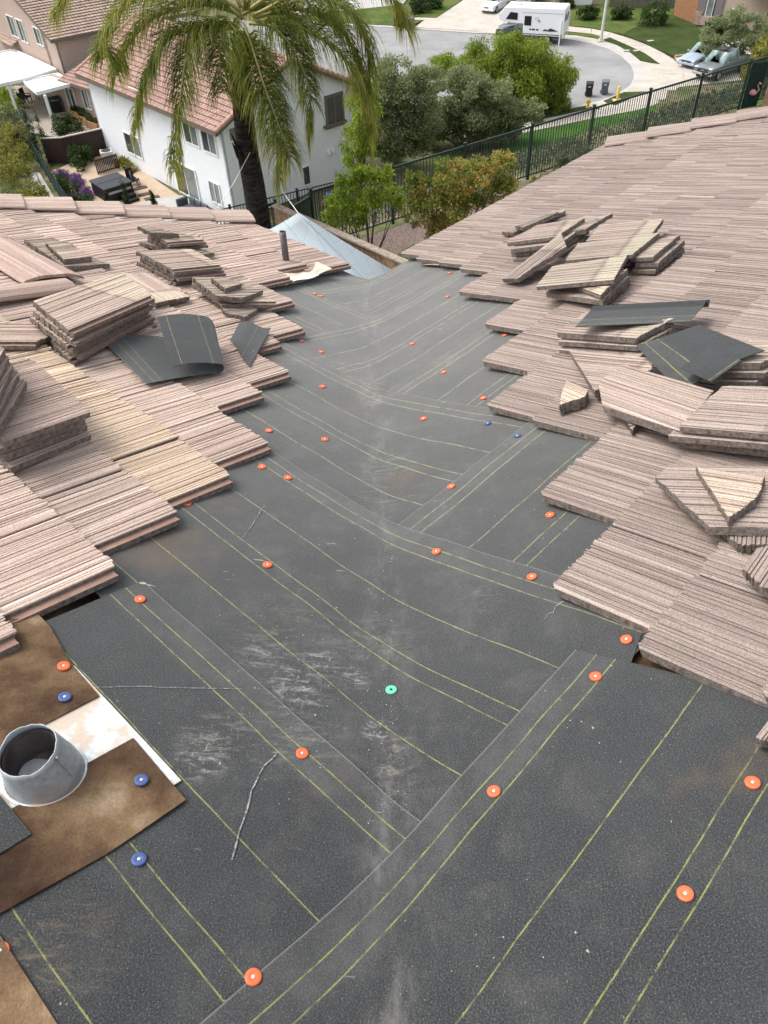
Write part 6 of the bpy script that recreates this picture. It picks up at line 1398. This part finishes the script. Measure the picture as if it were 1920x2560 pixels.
def car(p, rz, col, label, L_=4.6, W=1.8, H=1.42, kind="sedan", cat="car", grille="kidney"):
    """nose at +x"""
    e = empty("parked_car" if kind != "pickup" else "pickup_truck", p, rz, label, cat); pt = paint("car_paint", col); hw = W/2; l = L_/2
    if kind == "sedan": st_ = [(l, .30, .62, .80), (l*.93, .22, .74, .93), (l*.55, .20, .88, .98), (l*.36, .20, .93, 1.0), (-l*.55, .20, .97, 1.0), (-l*.9, .24, .95, .95), (-l, .34, .85, .82)]; gh_ = [(l*.38, .90, .02, .93), (l*.06, H-.05, .0, .74), (-l*.2, H, 0, .72), (-l*.45, H-.06, 0, .72), (-l*.78, .96, 0, .9)]
    else: st_ = [(l, .48, .95, .86), (l*.94, .42, 1.05, .97), (l*.5, .42, 1.14, 1.0), (-l*.2, .42, 1.18, 1.0), (-l*.95, .45, 1.18, 1.0), (-l, .5, 1.15, .97)]; gh_ = [(l*.47, 1.12, 0, .95), (l*.22, H-.06, 0, .80), (-l*.1, H, 0, .80), (-l*.3, H-.03, 0, .80), (-l*.36, 1.15, 0, .94)]
    V, F_ = loft([(x, [(0, zb), (hw*w*.92, zb), (hw*w, zb+(zt-zb)*.45), (hw*w*.97, zt-.06), (hw*w*.86, zt), (0, zt+.035)]) for x, zb, zt, w in st_]); mb = MB(); mb.add(V, F_); mb.build("body", pt, e, True, bevel=.02)
    V, F_ = loft([(x, [(0, .85), (hw*.93, .85), (hw*(w if z < 1.2 else w), z-.03), (hw*w*.85, z), (0, z+.01)]) for x, z, _, w in gh_]); mb = MB(); mb.add(V, F_); mb.build("windows", M_CGL, e, True)
    xr = [g[0] for g in gh_]; zr = gh_[2][1]; V, F_ = loft([(x, [(0, z), (hw*w*.9, z-.02), (hw*w*.86, z+.02), (0, z+.03)]) for x, z, _, w in gh_[1:4]]); mb = MB(); mb.add(V, F_); mb.build("roof_panel", pt, e, True)
    r = .33 if kind == "sedan" else .39; wheels(e, (l*.62, -l*.6), hw, r)
    zb, zt = st_[0][1], st_[0][2]
    for s_ in (-1, 1):
        MB().box((l*.955, s_*hw*.66, zt-.02), (.16, hw*.36, .15 if kind == "sedan" else .24)).build("headlight", M_LAMP, e, bevel=.03); MB().box((-l+.02, s_*hw*.72, zt+.08), (.08, hw*.3, .14)).build("tail_light", M_RED_, e); MB().box((l*.33, s_*(hw+.08), .98 if kind == "sedan" else 1.25), (.1, .2, .13)).build("mirror", pt, e, bevel=.03)
    if grille == "kidney":
        for s_ in (-1, 1): MB().box((l+.005, s_*.13, zt-.06), (.05, .21, .13)).build("grille", M_SPAB, e, bevel=.03)
        MB().box((l*.985, 0, zb+.06), (.08, W*.62, .11)).build("air_intake", M_SPAB, e)
    else:
        MB().box((l+.01, 0, zt-.14), (.05, W*.50, .32)).build("grille", M_SPA, e, bevel=.02); MB().box((l+.015, 0, zt-.12), (.05, .24, .07)).build("badge", M_SILV, e, bevel=.02)
    MB().box((l+.0, 0, zb+.1), (.14, W*.96, .2)).build("bumper", M_SILV if kind == "pickup" else pt, e, bevel=.05)
    return e
bm0 = hz(*r3(835, 100), .1); car((bm0.x+1.45, bm0.y+1.9, .1), math.atan2(-.72, -.5), (.80, .81, .82), "white sedan parked nose-out on the far driveway")
car((bm0.x+6.0, bm0.y+5.2, .1), math.atan2(-.75, -.45), (.35, .37, .39), "silver car behind the camper on the far driveway", grille="bar")
pk0 = hz(*r4(1075, 615), .1); dv = Vector((-.80, -.60, 0)); c = pk0-dv*2.6+Vector((.2, -1.1, 0)); car((c.x, c.y, .1), math.atan2(dv.y, dv.x), (.15, .165, .18), "dark grey pickup truck nose-out on the right driveway", 5.6, 2.0, 1.92, "pickup", "pickup truck", "bar")
c = pk0-dv*4.0+Vector((-1.3, 1.7, 0)); car((c.x, c.y, .1), math.atan2(dv.y, dv.x), (.30, .36, .42), "blue-grey car beside the dark pickup", 4.9, 1.85, 1.6, "sedan", "car", "bar")
# truck camper
ra_, rf_ = hz(*q5(1120, 515), .01), hz(*q5(330, 470), .01); dv = (rf_-ra_); dv.z = 0; dv.normalize(); sv = Vector((dv.y, -dv.x, 0)); sv = sv if sv.y > 0 else -sv; TLn = 5.9
ctr = ra_+dv*TLn/2+sv*.2+Vector((.1, -2.2, 0)); rzc = math.atan2(dv.y, dv.x)
tr = car((ctr.x, ctr.y, .01), rzc, (.05, .06, .065), "dark pickup truck carrying the white camper", TLn, 2.0, 1.85, "pickup", "pickup truck", "bar")
cm = empty("truck_camper", (ctr.x, ctr.y, .86), rzc, "white slide-in camper with black windows on the dark pickup", "camper"); M_CAMP = simple("white_camper_shell", (.80, .81, .82), .4, var=.03)
sy = -1 if Vector((-dv.y, dv.x, 0)).dot(Vector((0, -1, 0))) < 0 else 1      # sign of the side facing the camera
hwC = 1.12
prof = [(-3.05, -.1), (.45, -.1), (.45, .75), (2.2, .80), (2.6, 1.0), (2.75, 1.35), (2.2, 1.95), (-3.05, 2.02), (-3.15, 1.9), (-3.15, .0)]
V = [(x, -hwC, z) for x, z in prof]+[(x, hwC, z) for x, z in prof]; n = len(prof); F_ = [tuple(range(n)), tuple(range(2*n-1, n-1, -1))]+[(i, n+i, n+(i+1) % n, (i+1) % n) for i in range(n)]
mb = MB(); mb.add(V, [f[::-1] for f in F_]); mb.build("shell", M_CAMP, cm, bevel=.05)
yv = hwC*sy
mb = MB(); P2 = [(2.05, 1.05), (1.0, 1.02), (1.0, 1.55), (1.65, 1.6)]; mb.add([(x, yv+s_*.03*sy, z) for s_ in (0, 1) for x, z in P2], [(0, 1, 2, 3), (4, 5, 6, 7), (0, 1, 5, 4), (1, 2, 6, 5), (2, 3, 7, 6), (3, 0, 4, 7)]); mb.build("window", M_SPAB, cm)
MB().box((.05, yv, 1.0), (.62, .06, .72)).build("window", M_SPAB, cm, bevel=.02); MB().box((-.72, yv, 1.22), (.3, .05, .22)).build("vent_cover", M_CREAMP, cm); MB().box((-.95, yv, 1.02), (.2, .05, .08)).build("hatch", M_SPA, cm)
MB().box((-1.2, yv, 1.62), (3.7, .03, .03)).build("trim_strip", M_SILV, cm); MB().box((-1.3, yv, .02), (3.6, .03, .05)).build("trim_strip", M_SPAB, cm)
MB().box((-3.16, -sy*.15, .9), (.05, .7, 1.6)).build("rear_door", M_PAINT, cm, bevel=.01); MB().box((-3.2, -sy*.1, 1.3), (.03, .35, .55)).build("window", M_SPAB, cm); MB().box((-3.2, sy*.72, 1.3), (.03, .3, .5)).build("window", M_SPAB, cm)
for y in (-.75, -.45): MB().box((-3.25, -sy*-y*1.2, .6), (.03, .03, 1.9)).build("ladder_rail", M_PAINT, cm)
for z in (.0, .4, .8, 1.2): MB().box((-3.25, sy*-.72, z), (.03, .4, .03)).build("ladder_rung", M_PAINT, cm)
for x in (-2.0, -.6, 1.2): MB().box((x, 0, 2.06), (.5, .5, .12)).build("roof_vent", M_PAINT, cm, bevel=.02)
for s_ in (-1, 1): MB().box((-2.9, s_*(hwC+.05), .2), (.09, .09, 2.0)).build("jack_leg", M_PAINT, cm)
for k, (x, w) in enumerate(((-.2, .16), (-.5, .3), (-.85, .2))): MB().box((x, yv, .36), (w, .03, .12)).build("lettering", M_SPA, cm)
mb = MB(); P2 = [(-1.3, .30), (-1.55, .44), (-1.75, .36), (-2.0, .52), (-2.35, .42), (-2.7, .30), (-2.0, .26)]; n = len(P2); mb.add([(x, yv+s_*.02*sy, z) for s_ in (0, 1) for x, z in P2], [tuple(range(n)), tuple(range(2*n-1, n-1, -1))]+[(i, (i+1) % n, n+(i+1) % n, n+i) for i in range(n)]); mb.build("mountain_decal", M_SPA, cm)
cm.scale = tr.scale = (1.1, 1.1, 1.1)
